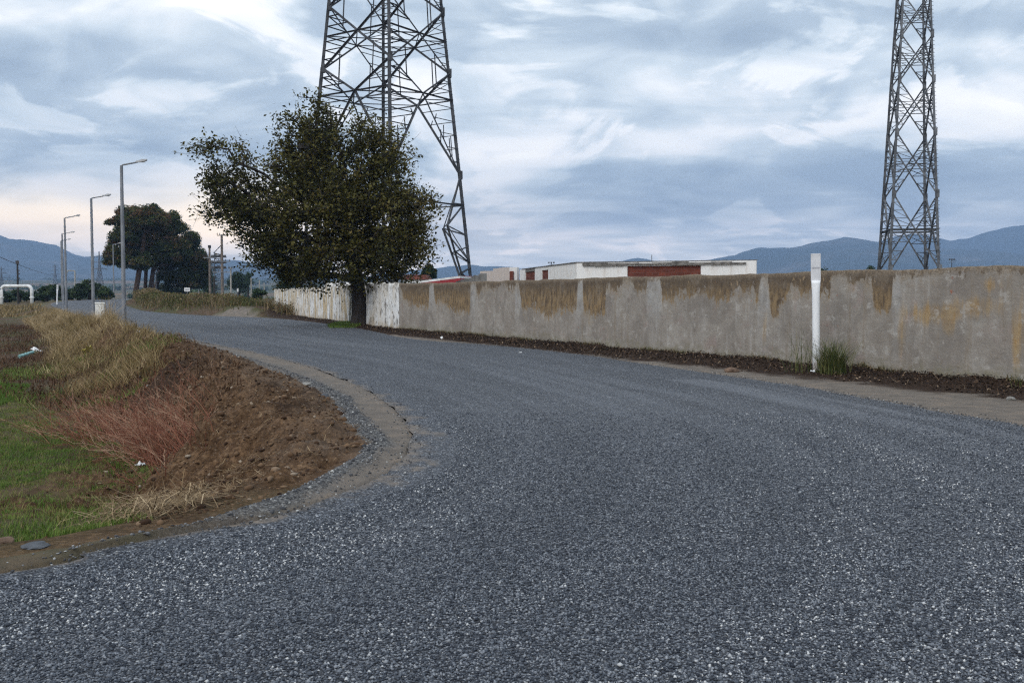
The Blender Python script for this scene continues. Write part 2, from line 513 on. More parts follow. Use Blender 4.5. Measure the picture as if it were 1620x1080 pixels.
def mat_wall():
    m, t, b = new_mat('stained_render')
    p = t.objco()
    n1 = t.noise(p, 0.9, 6, 0.6); n2 = t.noise(p, 5.0, 6, 0.65); n3 = t.noise(p, 30, 4, 0.6)
    streak = t.noise(t.scale(p, (7.0, 1, 0.55)), 1.0, 5, 0.62)
    fine = t.noise(t.scale(p, (9.0, 1, 2.6)), 1.0, 5, 0.65)
    base = t.ramp(n1, [(0.28, (0.20, 0.176, 0.152)), (0.45, (0.26, 0.236, 0.208)), (0.6, (0.305, 0.282, 0.252)), (0.75, (0.35, 0.326, 0.292))])
    base = t.mix(t.mapr(n2, 0.3, 0.7, 0.0, 0.6), base, (0.21, 0.175, 0.15))
    base = t.mix(t.mapr(t.noise(p, 1.7, 5, 0.6, 0.6), 0.55, 0.7, 0, 0.5), base, (0.285, 0.215, 0.195))
    base = t.mix(t.mapr(streak, 0.52, 0.72, 0, 0.35), base, (0.42, 0.405, 0.39))
    # pilaster strips trowelled in paler mortar
    base = t.mix(t.math('MULTIPLY', t.math('MULTIPLY', t.attr('pilaster'), t.mapr(t.attr('depth'), 0.25, 0.75, 1.0, 0.25)), t.mapr(n2, 0.3, 0.65, 0.1, 0.8)), base, (0.33, 0.325, 0.318))
    # ochre washes
    och = t.math('ADD', t.attr('ochre'), t.mapr(streak, 0.3, 0.7, -0.35, 0.35, False))
    base = t.mix(t.mapr(och, 0.35, 0.95, 0, 0.85), base, t.mix(t.mapr(n2, 0.35, 0.65), (0.30, 0.18, 0.065), (0.36, 0.255, 0.13)))
    # grey damp blotches, rain streaks and rubbed patches over the whole face
    base = t.mix(t.mapr(t.noise(t.scale(p, (1.1, 1, 0.8)), 1.0, 7, 0.68, 0.8), 0.46, 0.62, 0, 0.55), base, (0.165, 0.145, 0.128))
    base = t.mix(t.mapr(t.noise(t.scale(p, (4.5, 1, 0.35)), 1.0, 6, 0.65), 0.54, 0.68, 0, 0.5), base, (0.20, 0.155, 0.11))
    base = t.mix(t.mapr(t.noise(t.scale(p, (2.2, 1, 2.6)), 1.3, 7, 0.7), 0.55, 0.63, 0, 0.45), base, (0.42, 0.40, 0.37))
    # brown run-off from the coping
    st = t.math('ADD', t.attr('stain'), t.mapr(fine, 0.3, 0.7, -0.085, 0.085, False))
    st = t.math('ADD', st, t.mapr(n2, 0.3, 0.7, -0.08, 0.08, False))
    smk = t.mapr(st, -0.02, 0.05)
    smk = t.math('MULTIPLY', smk, t.mapr(t.noise(p, 1.9, 6, 0.65, 0.5), 0.36, 0.5, 0.7, 1.0))
    wash = t.mapr(t.math('ADD', st, t.mapr(n1, 0.3, 0.7, -.1, .16, False)), -0.08, 0.1, 0, 0.45)
    base = t.mix(wash, base, t.mix(t.mapr(n2, .35, .65), (0.19, 0.145, 0.10), (0.29, 0.225, 0.15)))
    brown = t.mix(t.mapr(fine, 0.34, 0.62), (0.08, 0.056, 0.038), (0.25, 0.172, 0.092))
    brown = t.mix(t.mapr(t.attr('depth'), 0.02, 0.34, 0.9, 0.05), brown, (0.075, 0.058, 0.045))
    pits = t.math('GREATER_THAN', t.noise(t.scale(p, (9, 1, 4)), 1.0, 3, 0.6), 0.66)
    brown = t.mix(t.math('MULTIPLY', pits, 0.7), brown, (0.33, 0.235, 0.14))
    base = t.mix(t.math('MULTIPLY', smk, t.mapr(n3, 0.2, 0.6, 0.7, 0.97)), base, brown)
    # dark rough coping line
    base = t.mix(t.mapr(t.math('ADD', t.attr('depth'), t.mapr(n2, 0.3, 0.7, -0.05, 0.05, False)), 0.075, 0.02, 0, 0.75), base,
                 t.mix(t.mapr(n3, 0.4, 0.6), (0.09, 0.07, 0.052), (0.20, 0.155, 0.11)))
    # pock marks, bare brick, damp foot
    pk = t.voro(t.mix(0.1, p, t.noise(p, 6, 3, out=1)), 2.3, 'F1', 'Distance')
    base = t.mix(t.mapr(pk, 0.05, 0.02, 0, 0.8), base, (0.05, 0.04, 0.038))
    pk2 = t.math('MULTIPLY', t.mapr(t.noise(p, 10, 5, 0.7), 0.64, 0.7), t.mapr(t.noise(p, 0.75, 2), 0.52, 0.62))
    base = t.mix(t.math('MULTIPLY', pk2, 0.8), base, (0.085, 0.062, 0.055))
    rb = t.math('MULTIPLY', t.mapr(t.noise(p, 6, 4, 0.6), 0.66, 0.7), t.mapr(t.noise(p, 0.6, 2), 0.5, 0.56))
    base = t.mix(t.math('MULTIPLY', rb, 0.75), base, (0.27, 0.10, 0.06))
    ft = t.math('ADD', t.attr('depth'), t.mapr(n2, 0.3, 0.7, -0.12, 0.12, False))
    base = t.mix(t.mapr(ft, 0.84, 1.02, 0, 0.6), base, (0.19, 0.175, 0.115))
    t.put(b.inputs['Base Color'], base)
    b.inputs['Roughness'].default_value = 0.93; b.inputs['Specular IOR Level'].default_value = 0.12
    cracks = t.math('MULTIPLY', t.noise(t.scale(p, (3, 1, 7)), 1.2, 6, 0.7), 1.0)
    hg = t.math('ADD', t.math('MULTIPLY', n2, 0.8), t.math('MULTIPLY', n3, 0.35))
    hg = t.math('ADD', hg, t.math('MULTIPLY', cracks, 0.5)); hg = t.math('SUBTRACT', hg, t.math('MULTIPLY', smk, 0.25))
    t.put(b.inputs['Normal'], t.bump(hg, 0.7, 0.03))
    return m


def mat_white_wall(name='peeling_whitewash', yellow=0.5):
    m, t, b = new_mat(name)
    p = t.objco()
    n2 = t.noise(p, 2.5, 6, 0.65); streak = t.noise(t.scale(p, (1.6, 1, 0.5)), 1.0, 6, 0.65)
    base = t.mix(t.mapr(n2, 0.3, 0.7), (0.58, 0.58, 0.57), (0.74, 0.745, 0.75))
    base = t.mix(t.mapr(streak, 0.40, 0.60, 0, min(1.0, yellow * 1.6)), base, (0.46, 0.35, 0.2))
    base = t.mix(t.mapr(t.noise(t.scale(p, (3.0, 1, 1.5)), 1.0, 7, 0.72), 0.53, 0.60, 0, 0.9), base, (0.13, 0.115, 0.10))
    base = t.mix(t.mapr(t.noise(p, 2.2, 4, 0.6), 0.63, 0.645, 0, 0.85), base, (0.30, 0.265, 0.225))
    base = t.mix(t.mapr(t.math('ADD', t.attr('depth'), t.mapr(n2, 0.3, 0.7, -0.15, 0.15, False)), 0.1, -0.02, 0, 0.7), base, (0.13, 0.12, 0.105))
    base = t.mix(t.mapr(t.math('ADD', t.attr('depth'), t.mapr(streak, 0.3, 0.7, -0.2, 0.2, False)), 0.78, 1.0, 0, 0.7), base, (0.36, 0.29, 0.20))
    t.put(b.inputs['Base Color'], base); b.inputs['Roughness'].default_value = 0.9
    t.put(b.inputs['Normal'], t.bump(n2, 0.6, 0.03))
    return m


def mat_paint_white(name, col=(0.74, 0.74, 0.75), stain=0.25):
    m, t, b = new_mat(name)
    p = t.objco()
    n = t.noise(p, 2.0, 6, 0.6); st = t.noise(t.scale(p, (6, 6, 0.6)), 1.0, 5, 0.6)
    c = t.mix(t.mapr(st, 0.5, 0.75, 0, stain), col, (0.42, 0.36, 0.30))
    c = t.mix(t.mapr(n, 0.5, 0.8, 0, stain), c, (0.55, 0.45, 0.38))
    t.put(b.inputs['Base Color'], c); b.inputs['Roughness'].default_value = 0.75
    return m


def mat_brick():
    m, t, b = new_mat('brick_infill')
    br = t.node('ShaderNodeTexBrick')
    sepx = t.node('ShaderNodeSeparateXYZ'); t.l.new(t.objco(), sepx.inputs[0])
    comb = t.node('ShaderNodeCombineXYZ')
    t.l.new(sepx.outputs[0], comb.inputs[0]); t.l.new(sepx.outputs[2], comb.inputs[1])
    t.l.new(comb.outputs[0], br.inputs['Vector'])
    br.inputs['Color1'].default_value = (0.16, 0.042, 0.026, 1); br.inputs['Color2'].default_value = (0.10, 0.03, 0.021, 1)
    br.inputs['Mortar'].default_value = (0.14, 0.065, 0.05, 1)
    br.inputs['Scale'].default_value = 1.0; br.inputs['Brick Width'].default_value = 0.3
    br.inputs['Row Height'].default_value = 0.15; br.inputs['Mortar Size'].default_value = 0.012
    c = t.mix(t.mapr(t.noise(t.objco(), 2.5, 5), 0.4, 0.7, 0, 0.5), br.outputs[0], (0.06, 0.025, 0.02))
    t.put(b.inputs['Base Color'], c); b.inputs['Roughness'].default_value = 0.9
    return m


def mat_bark(name='bark', a=(0.018, 0.014, 0.012), c_=(0.046, 0.037, 0.031)):
    m, t, b = new_mat(name)
    n = t.noise(t.scale(t.pos(), (6, 6, 1.2)), 1.5, 6, 0.65)
    t.put(b.inputs['Base Color'], t.mix(t.mapr(n, 0.35, 0.65), a, c_))
    b.inputs['Roughness'].default_value = 0.95
    t.put(b.inputs['Normal'], t.bump(n, 0.9, 0.05))
    return m


def mat_steel(name, a, c_, metal=0.5, rough=0.55):
    m, t, b = new_mat(name)
    n = t.noise(t.pos(), 1.3, 5, 0.6)
    t.put(b.inputs['Base Color'], t.mix(t.mapr(n, 0.35, 0.65), a, c_))
    b.inputs['Metallic'].default_value = metal; b.inputs['Roughness'].default_value = rough
    return m


def mat_mountain():
    m, t, b = new_mat('wooded_hills')
    p = t.pos()
    n = t.noise(p, 0.0035, 7, 0.65); n2 = t.noise(p, 0.02, 5, 0.7)
    c = t.ramp(n, [(0.3, (0.018, 0.026, 0.018)), (0.5, (0.035, 0.045, 0.028)), (0.62, (0.07, 0.068, 0.048)), (0.72, (0.13, 0.115, 0.09))])
    c = t.mix(t.mapr(n2, 0.35, 0.65, 0, 0.6), c, (0.02, 0.028, 0.02))
    t.put(b.inputs['Base Color'], c); b.inputs['Roughness'].default_value = 1.0
    b.inputs['Specular IOR Level'].default_value = 0.0
    return m


M = {}
M['ground'] = mat_ground(); M['asphalt'] = mat_asphalt(); M['wall'] = mat_wall()
M['whitewash'] = mat_white_wall('peeling_whitewash', 0.22); M['whitewash2'] = mat_white_wall('stained_whitewash', 0.6)
M['paint'] = mat_paint_white('white_plaster', (0.70, 0.69, 0.68), 0.55); M['plaster_pink'] = mat_paint_white('pink_plaster', (0.50, 0.44, 0.41), 0.5)
M['brick'] = mat_brick(); M['bark'] = mat_bark(); M['pine_bark'] = mat_bark('pine_bark', (0.03, 0.02, 0.016), (0.07, 0.045, 0.035))
M['tower'] = mat_steel('weathered_lattice_steel', (0.035, 0.037, 0.042), (0.085, 0.088, 0.097), 0.25, 0.6)
M['tower_pale'] = mat_steel('galvanised_lattice_steel', (0.06, 0.063, 0.07), (0.15, 0.155, 0.165), 0.25, 0.55)
M['galv'] = mat_steel('galvanised_pole', (0.17, 0.18, 0.20), (0.25, 0.26, 0.28), 0.35, 0.5)
M['lamp_head'] = simple_mat('lamp_housing', (0.32, 0.32, 0.33), 0.5)
M['lamp_glass'] = simple_mat('lamp_glass', (0.5, 0.5, 0.48), 0.3)
M['white_plastic'] = simple_mat('white_marker', (0.72, 0.725, 0.74), 0.45, 0, 0.05, 4)
_m, _t, _b = new_mat('splashed_marker')
_z = _t.node('ShaderNodeSeparateXYZ'); _t.l.new(_t.objco(), _z.inputs[0])
_n = _t.noise(_t.objco(), 9, 5, .65)
_k = _t.math('ADD', _z.outputs[2], _t.mapr(_n, .3, .7, -.3, .3, False))
_c = _t.mix(_t.mapr(_n, .5, .75, 0, .25), (0.72, 0.725, 0.74), (0.5, 0.49, 0.48))
_c = _t.mix(_t.mapr(_k, .4, -.05, 0, .7), _c, (0.30, 0.24, 0.19))
_t.put(_b.inputs['Base Color'], _c); _b.inputs['Roughness'].default_value = .5
M['white_post'] = _m
M['plate_grey'] = simple_mat('pale_marker_plate', (0.56, 0.56, 0.58), 0.5, 0, 0.06, 5)
M['ink'] = simple_mat('faded_print', (0.3, 0.3, 0.33), 0.6)
M['cabinet'] = simple_mat('white_cabinet', (0.72, 0.71, 0.67), 0.5, 0, 0.05)
M['concrete'] = simple_mat('grey_concrete', (0.26, 0.25, 0.24), 0.9, 0, 0.3, 2.5, 0.4)
M['slab'] = simple_mat('roof_slab', (0.15, 0.14, 0.13), 0.9, 0, 0.45, 4)
M['red_sheet'] = simple_mat('red_roof_sheet', (0.27, 0.03, 0.035), 0.5, 0, 0.12, 1.5)
M['white_trim'] = simple_mat('white_trim', (0.66, 0.66, 0.66), 0.6)
M['wood_pole'] = simple_mat('timber_pole', (0.15, 0.125, 0.11), 0.9, 0, 0.3, 3)
M['dark_pole'] = simple_mat('dark_timber', (0.035, 0.032, 0.03), 0.85)
M['conc_pole'] = simple_mat('concrete_pole', (0.30, 0.285, 0.26), 0.85)
M['panel_dark'] = simple_mat('dark_panel', (0.03, 0.032, 0.04), 0.4)
M['insul'] = simple_mat('insulator', (0.05, 0.045, 0.045), 0.35)
M['rock'] = simple_mat('field_stone', (0.2, 0.19, 0.175), 0.9, 0, 0.35, 9, 0.6)
M['rock_brown'] = simple_mat('brown_stone', (0.13, 0.085, 0.06), 0.9, 0, 0.35, 9, 0.6)
M['rock_dark'] = simple_mat('dark_stone', (0.07, 0.075, 0.085), 0.8, 0, 0.35, 12, 0.6)
M['plastic_white'] = simple_mat('white_film', (0.7, 0.7, 0.7), 0.4)
M['plastic_yellow'] = simple_mat('yellow_rag', (0.55, 0.47, 0.10), 0.6)
M['plastic_teal'] = simple_mat('teal_tube', (0.22, 0.42, 0.42), 0.5)
M['pipe'] = simple_mat('white_pipe', (0.62, 0.62, 0.62), 0.5)
M['hills'] = mat_mountain()
M['leaf'] = tint_mat('walnut_leaves', [(0, (0.024, 0.027, 0.007)), (0.45, (0.068, 0.063, 0.014)), (0.8, (0.10, 0.090, 0.022)), (1, (0.135, 0.10, 0.03))], 0.6, 0.22)
M['pine'] = tint_mat('pine_needles', [(0, (0.016, 0.030, 0.010)), (0.5, (0.042, 0.062, 0.016)), (0.72, (0.085, 0.09, 0.024)), (0.86, (0.12, 0.07, 0.03)), (1, (0.15, 0.08, 0.04))], 0.8, 0.08)
M['shrub'] = tint_mat('shrub_leaves', [(0, (0.018, 0.035, 0.016)), (0.6, (0.04, 0.068, 0.028)), (1, (0.075, 0.095, 0.04))], 0.8, 0.1)
M['weed'] = tint_mat('roadside_weeds', [(0, (0.045, 0.055, 0.018)), (0.35, (0.10, 0.10, 0.032)), (0.6, (0.15, 0.105, 0.055)), (0.85, (0.2, 0.135, 0.075)), (1, (0.32, 0.25, 0.15))], 0.85, 0.15)
M['grass'] = tint_mat('field_grass', [(0, (0.058, 0.11, 0.018)), (0.5, (0.115, 0.175, 0.032)), (0.8, (0.175, 0.18, 0.055)), (1, (0.22, 0.18, 0.075))], 0.7, 0.25)
M['dry'] = tint_mat('dry_grass', [(0, (0.085, 0.066, 0.026)), (0.4, (0.185, 0.135, 0.06)), (0.75, (0.285, 0.2, 0.10)), (1, (0.42, 0.32, 0.19))], 0.85, 0.15)
M['brown_weed'] = tint_mat('brown_weeds', [(0, (0.04, 0.022, 0.013)), (0.5, (0.085, 0.045, 0.026)), (1, (0.17, 0.10, 0.058))], 0.9, 0.1)
M['redtwig'] = tint_mat('red_stems', [(0, (0.10, 0.03, 0.018)), (0.5, (0.21, 0.078, 0.046)), (0.85, (0.31, 0.145, 0.092)), (1, (0.42, 0.27, 0.18))], 0.8, 0.05)
M['straw'] = tint_mat('straw', [(0, (0.10, 0.065, 0.035)), (0.6, (0.24, 0.165, 0.09)), (1, (0.42, 0.32, 0.2))], 0.85, 0.05)
M['deadleaf'] = tint_mat('dead_leaves', [(0, (0.014, 0.010, 0.008)), (0.6, (0.045, 0.028, 0.019)), (0.88, (0.11, 0.068, 0.042)), (1, (0.3, 0.22, 0.15))], 0.9, 0.05)
M['clod'] = tint_mat('earth_clods', [(0, (0.03, 0.016, 0.010)), (0.6, (0.095, 0.056, 0.032)), (0.93, (0.15, 0.095, 0.056)), (1, (0.28, 0.23, 0.18))], 0.95, 0)
M['chips'] = tint_mat('loose_chippings', [(0, (0.03, 0.031, 0.036)), (0.5, (0.085, 0.086, 0.092)), (0.85, (0.16, 0.16, 0.165)), (1, (0.42, 0.42, 0.41))], 0.8, 0)
M['blade'] = tint_mat('reed_blades', [(0, (0.03, 0.045, 0.014)), (0.5, (0.07, 0.09, 0.028)), (1, (0.19, 0.17, 0.07))], 0.7, 0.2)


# ------------------------------------------------------------------ ground sheet
def axis(segs, lo, hi, grow=1.09):
    a = []
    for s0, s1, st in segs:
        a += list(np.arange(s0, s1 - 1e-9, st))
    last = segs[-1][1]; st = segs[-1][2]
    a.append(last)
    while a[-1] < hi:
        st = min(st * grow, 120); a.append(a[-1] + st)
    a[-1] = hi
    st = segs[0][2]; b = [segs[0][0]]
    while b[-1] > lo:
        st = min(st * grow, 120); b.append(b[-1] - st)
    b[-1] = lo
    return np.array(sorted(set(b[1:] + a)))


xs = axis([(-30, -13, 0.3), (-13, -8, 0.12), (-8, -0.6, 0.05), (-0.6, 10, 0.16)], -5900, 5900)
ys = axis([(4.5, 18, 0.055), (18, 32, 0.13), (32, 60, 0.3), (60, 160, 1.0)], -240, 5900, 1.06)
X, Y = np.meshgrid(xs, ys)
Z = height(X, Y)
fld = in_field(X, Y)
dE1 = poly_dist(X, Y, E1)
dW = np.minimum(poly_dist(X, Y, WALLS), poly_dist(X, Y, FWALL))
nz = fbm(X * 0.7, Y * 0.7, 41, 4); nz2 = fbm(X * 2.4, Y * 2.4, 42, 4)
nearm = (Y < 75)
soil = np.where(fld, (1 - sstep(2.9, 4.2, dE1 + 0.9 * nz)), 0) * (1 - sstep(36, 50, Y)) * sstep(7.2, 8.4, Y + 0.6 * nz)
soil = np.maximum(soil, np.where(fld, 0.7 * (1 - sstep(0.3, 0.9, dE1 + 0.4 * nz2)), 0) * nearm)
dust = np.where(~fld & nearm, 1.0, 0.0) * (0.2 + 0.8 * sstep(6.2, 7.6, Y))
dust = np.maximum(dust, np.where(~fld & (Y < 160) & (dE1 < 4), 0.9 * (0.15 + 0.85 * sstep(6.2, 7.6, Y)), 0))
gravel = np.where(~fld & nearm, sstep(0.34, 0.16, dE1 + 0.16 * nz2), 0) * (1 - sstep(16, 24, Y)) * sstep(6.0, 7.2, Y)
gravel = np.maximum(gravel, 0.45 * np.where(~fld & nearm, sstep(0.7, 0.3, dE1 + 0.2 * nz2), 0) * sstep(12, 18, Y))
hx_, hy_ = px(255, 588)[:2]
heapm = np.exp(-((X - hx_) / .8) ** 2 - ((Y - hy_) / 1.3) ** 2)
litter = np.where(~fld & (Y < 95), sstep(2.45, 1.95, dW + 0.55 * nz2), 0)
litter = np.maximum(litter, np.clip(heapm * 1.2, 0, .85))
litter = np.maximum(litter, np.where(fld, .4 * sstep(.3, .7, nz + .5 * nz2) * soil, 0))
behind = ((X - WA[0]) * WN[0] + (Y - WA[1]) * WN[1] > 0.1) & ~fld
dust = np.maximum(dust, np.where(fld & nearm, (.2 + .3 * nz2) * sstep(1.3, .3, dE1 + .5 * nz), 0) * sstep(8.5, 10, Y))
dust = np.where(behind & ~(Y < 40), 0.0, dust)
plough = np.where(fld, sstep(34, 42, Y + 4 * nz) * (1 - sstep(75, 95, Y)), 0) * sstep(4, 9, dE1)
far = sstep(120, 260, Y)
attrs = {k: v.ravel() for k, v in dict(soil=soil, dust=dust, gravel=gravel, litter=litter, plough=plough, far=far).items()}
nx, ny = len(xs), len(ys)
ii = (np.arange(ny - 1)[:, None] * nx + np.arange(nx - 1)[None, :]).ravel()
quads = np.stack([ii, ii + 1, ii + 1 + nx, ii + nx], 1)
g = link('ground', np_mesh('ground', np.stack([X, Y, Z], -1).reshape(-1, 3), quads, attrs, True), M['ground'])
tag(g, kind='structure')

# ------------------------------------------------------------------ road
MC = 60
st_len = np.concatenate([[0], np.cumsum(np.linalg.norm(np.diff((LE + RE) / 2, axis=0), axis=1))])
cd_ = (RE - LE) / np.linalg.norm(RE - LE, axis=1)[:, None]
A = LE + cd_ * (0.09 * fbm(LE[:, 0] * 2.2, LE[:, 1] * 2.2, 51, 4))[:, None]
B = RE + cd_ * (0.10 * fbm(RE[:, 0] * 1.6, RE[:, 1] * 1.6, 53, 4))[:, None]
tt = np.linspace(0, 1, MC) ** 1.0
RX = A[:, None, 0] * (1 - tt) + B[:, None, 0] * tt
RY = A[:, None, 1] * (1 - tt) + B[:, None, 1] * tt
dl = np.linalg.norm(np.stack([RX, RY], -1) - A[:, None, :], axis=-1)
dr = np.linalg.norm(np.stack([RX, RY], -1) - B[:, None, :], axis=-1)
crown = 0.03 * np.sin(np.pi * tt)[None, :]
RZ = rise(RY) - 0.005 + crown * sstep(12, 24, RY) + 0.012 * fbm(RX * 0.3, RY * 0.3, 55, 3)
wl = 0.35 + 0.65 * sstep(5.8, 8.0, RY) + 0.7 * np.exp(-((RY - 9.5) / 3.0) ** 2)
edge = np.maximum(np.clip(1.25 - dl / (0.55 * wl), 0, 1.25), np.clip(1.2 - dr / 0.13, 0, 1.2))
# tongue of mud trodden out from the corner
ml = poly_dist(RX, RY, [P2(615, 752), P2(650, 742), P2(690, 728)])
edge = np.maximum(edge, 1.25 * np.exp(-(ml / 0.16) ** 2))
pale = sstep(3.2, 0.2, np.abs(dr - 0.4)) * (RY < 18) + 0.25 * np.exp(-((dl - 2.0) / 1.2) ** 2) + 0.5 * np.exp(-((dr - 3.6) / 0.9) ** 2)
lane = np.broadcast_to(tt[None, :], RX.shape); stn = np.broadcast_to(st_len[:, None], RX.shape)
ii = (np.arange(NST - 1)[:, None] * MC + np.arange(MC - 1)[None, :]).ravel()
quads = np.stack([ii, ii + MC, ii + 1 + MC, ii + 1], 1)
road = link('road', np_mesh('road', np.stack([RX, RY, RZ], -1).reshape(-1, 3), quads,
            dict(edge=edge.ravel(), pale=pale.ravel(), lane=lane.ravel(), station=stn.ravel()), True), M['asphalt'])
tag(road, kind='structure')


# ------------------------------------------------------------------ hills
def ridge(name, pts, D, wf, wb, seed):
    pts = np.array(pts, float)
    n = 420
    pxs = np.linspace(pts[0, 0], pts[-1, 0], n)
    pys = np.interp(pxs, pts[:, 0], pts[:, 1])
    x0 = (pxs - 810) / F * D
    z0 = EYE + (467 - pys) / F * D
    z0 = z0 + fbm(x0 / 90.0, x0 * 0, seed, 5) * 7
    rows = np.concatenate([np.linspace(-1, 0, 34), np.linspace(0, 1, 12)[1:]])
    Xg, T = np.meshgrid(x0, rows)
    Yg = D + np.where(T < 0, T * wf, T * wb) + 120 * fbm(Xg / 500, T * 2, seed + 5, 3) * (1 - np.abs(T))
    fall = 1 - np.abs(T) ** 1.15
    spur = fbm(Xg / 420 + T * 0.5, T * 1.6, seed + 9, 5)
    Zg = z0[None, :] * fall * (1 + 0.55 * spur * (np.abs(T) > 0.02) * (1 - fall) ** 0.5 * np.clip(fall * 2, 0, 1)) + np.where(np.abs(T) < 1, 0, -30)
    # never above its own skyline as seen from the plain
    Zg = np.minimum(Zg, z0[None, :] * (0.35 + 0.65 * np.clip(fall, 0, 1) ** 0.6) + 0.5)
    m = len(rows)
    ii = (np.arange(m - 1)[:, None] * n + np.arange(n - 1)[None, :]).ravel()
    q = np.stack([ii, ii + 1, ii + 1 + n, ii + n], 1)
    o = link(name, np_mesh(name, np.stack([Xg, Yg, Zg], -1).reshape(-1, 3), q, None, True), M['hills'])
    return tag(o, kind='structure')


ridge('hills', [(-420, 395), (-300, 372), (-150, 355), (-60, 360), (0, 369), (20, 379), (49, 381), (84, 387), (99, 397), (111, 403), (128, 407),
                (153, 405), (168, 409), (250, 413), (330, 417), (345, 414), (361, 412), (376, 411.5), (400, 416), (425, 418), (480, 425), (540, 437), (580, 452)], 4600, 1700, 700, 61)
ridge('hills', [(520, 450), (600, 434), (650, 429), (689, 425), (709, 422), (736, 419), (751, 420), (763, 422), (778, 421), (813, 424), (860, 430), (920, 442),
                (960, 424), (985, 412), (1012, 408), (1040, 412), (1080, 424), (1120, 446)], 5000, 1300, 600, 62)
ridge('hills', [(1040, 452), (1080, 420), (1110, 411), (1141, 407), (1165, 404), (1180, 397), (1204, 390), (1233, 392), (1257, 391), (1284, 384), (1313, 381),
                (1340, 375), (1364, 378), (1387, 384), (1420, 391), (1450, 394), (1500, 392), (1540, 398), (1620, 404), (1760, 420)], 4500, 1500, 500, 63)
ridge('hills', [(1300, 430), (1360, 392), (1420, 374), (1450, 369), (1480, 373), (1506, 380), (1535, 377), (1565, 366), (1586, 360), (1620, 356), (1700, 350), (1850, 365), (2000, 400)], 5150, 500, 500, 64)


# ------------------------------------------------------------------ walls
def wall_mesh(L, Hh, th, du, seed, fA=None, zlow=-0.3, rough_top=0.035, end_ragged=0.0):
    """front at local y=0, local x along, z up; returns verts, faces, attrs"""
    nu = int(L / du) + 1; nv = int((Hh - zlow) / du) + 1
    u = np.linspace(0, L, nu)
    top = Hh + rough_top * fbm(u * 1.4, u * 0, seed, 5)
    prof = [(0.0, k / nv) for k in range(nv)] + [(t_, 1.0) for t_ in np.linspace(0, th, 6)] + [(th, 1 - k / 6) for k in range(1, 7)]
    prof = np.array(prof); m = len(prof)
    U = np.repeat(u[None, :], m, 0)
    V = zlow + (top[None, :] - zlow) * prof[:, 1][:, None]
    W = np.repeat(prof[:, 0][:, None], nu, 1)
    dep = (top[None, :] - V) / Hh
    front = (prof[:, 0] == 0)[:, None]
    # rounded rough coping and uneven face
    W = W + np.where(front, 0.012 * fbm(U * 1.1, V * 1.1, seed + 2, 4) + 0.03 * sstep(0.05, 0.0, dep), 0)
    V = V - np.where((prof[:, 1] == 1.0)[:, None], 0.025 * (np.abs(W / th - 0.5) * 2) ** 3 + 0.015 * vnoise(U * 9, W * 9, seed + 3), 0)
    ii = (np.arange(m - 1)[:, None] * nu + np.arange(nu - 1)[None, :]).ravel()
    q = np.stack([ii, ii + 1, ii + 1 + nu, ii + nu], 1)
    e0 = np.arange(m) * nu; e1 = np.arange(m)[::-1] * nu + nu - 1
    if end_ragged:
        for col in range(int(1.2 / du)):
            k = end_ragged * (1 - col / (1.2 / du)) * fbm(V[:, col] * 3.1, V[:, col] * 0 + seed, seed, 4)
            U[:, col] += k
    at = dict(depth=dep.ravel())
    if fA: at.update({k: np.where(front, v, 0).ravel() for k, v in fA(U, dep).items()})
    return np.stack([U, W, V], -1).reshape(-1, 3), [q, e0[None, ::-1], e1[None, ::-1]], at


WANG = math.atan2(WD[1], WD[0])


def wall_u(xp):
    d = np.array([(xp - 810) / F, 1.0])
    # solve WA + u*WD = s*d
    Mx = np.array([[d[0], -WD[0]], [d[1], -WD[1]]])
    s, u = np.linalg.solve(Mx, WA)
    return u


U_SPLIT = wall_u(632)
STAIN = [(632, .0), (640, .36), (652, .46), (668, .5), (678, .5), (680, 0), (686, 0), (688, .42), (700, .36), (716, .56), (743, .58), (745, 0), (752, 0), (754, .2), (757, .26),
         (760, .18), (770, .08), (780, .16), (796, .05), (810, .16), (820, 0.02), (826, .5), (845, .44), (868, .62), (880, .5), (905, .47), (912, .47), (914, 0), (921, 0), (923, .45), (935, .56), (957, .54), (959, .1),
         (966, .17), (975, .22), (982, .18), (985, .04), (1000, .04), (1003, .17), (1022, .2), (1024, .02), (1044, .02), (1047, .28), (1064, .32), (1075, .25), (1100, .27), (1112, .22), (1135, .33), (1158, .3), (1162, .18), (1180, .22),
         (1190, .16), (1197, .32), (1200, .26), (1202, .02), (1213, .02), (1216, .2), (1220, .5), (1228, .5), (1240, .3), (1252, .16), (1262, .2), (1275, .26), (1290, .27), (1312, .24), (1315, .06), (1334, .05), (1338, .1),
         (1360, .12), (1378, .12), (1382, .4), (1400, .42), (1409, .38), (1412, .03), (1430, .05), (1470, .04), (1540, .03), (1620, .05)]
PIL = [(676, 690), (741, 756), (815, 826), (911, 923), (1024, 1046), (1198, 1216), (1410, 1424)]
stu = np.array([wall_u(a) for a, b_ in STAIN]); std = np.array([b_ for a, b_ in STAIN])
pil = [(wall_u(a), wall_u(b_)) for a, b_ in PIL]
OCH = [(1395, 0.3, 0.4, 20, .22), (1428, 0.62, 0.6, 9, .34), (1480, 0.42, 1.0, 60, .13), (1545, .36, .85, 55, .14), (1500, .52, 1.1, 14, .12), (1565, .17, .75, 22, .1),
       (1612, .55, 1.0, 14, .4), (1207, .6, .6, 9, .35), (1065, .5, .25, 30, .2), (850, .75, .35, 40, .12), (700, .55, .3, 30, .2)]


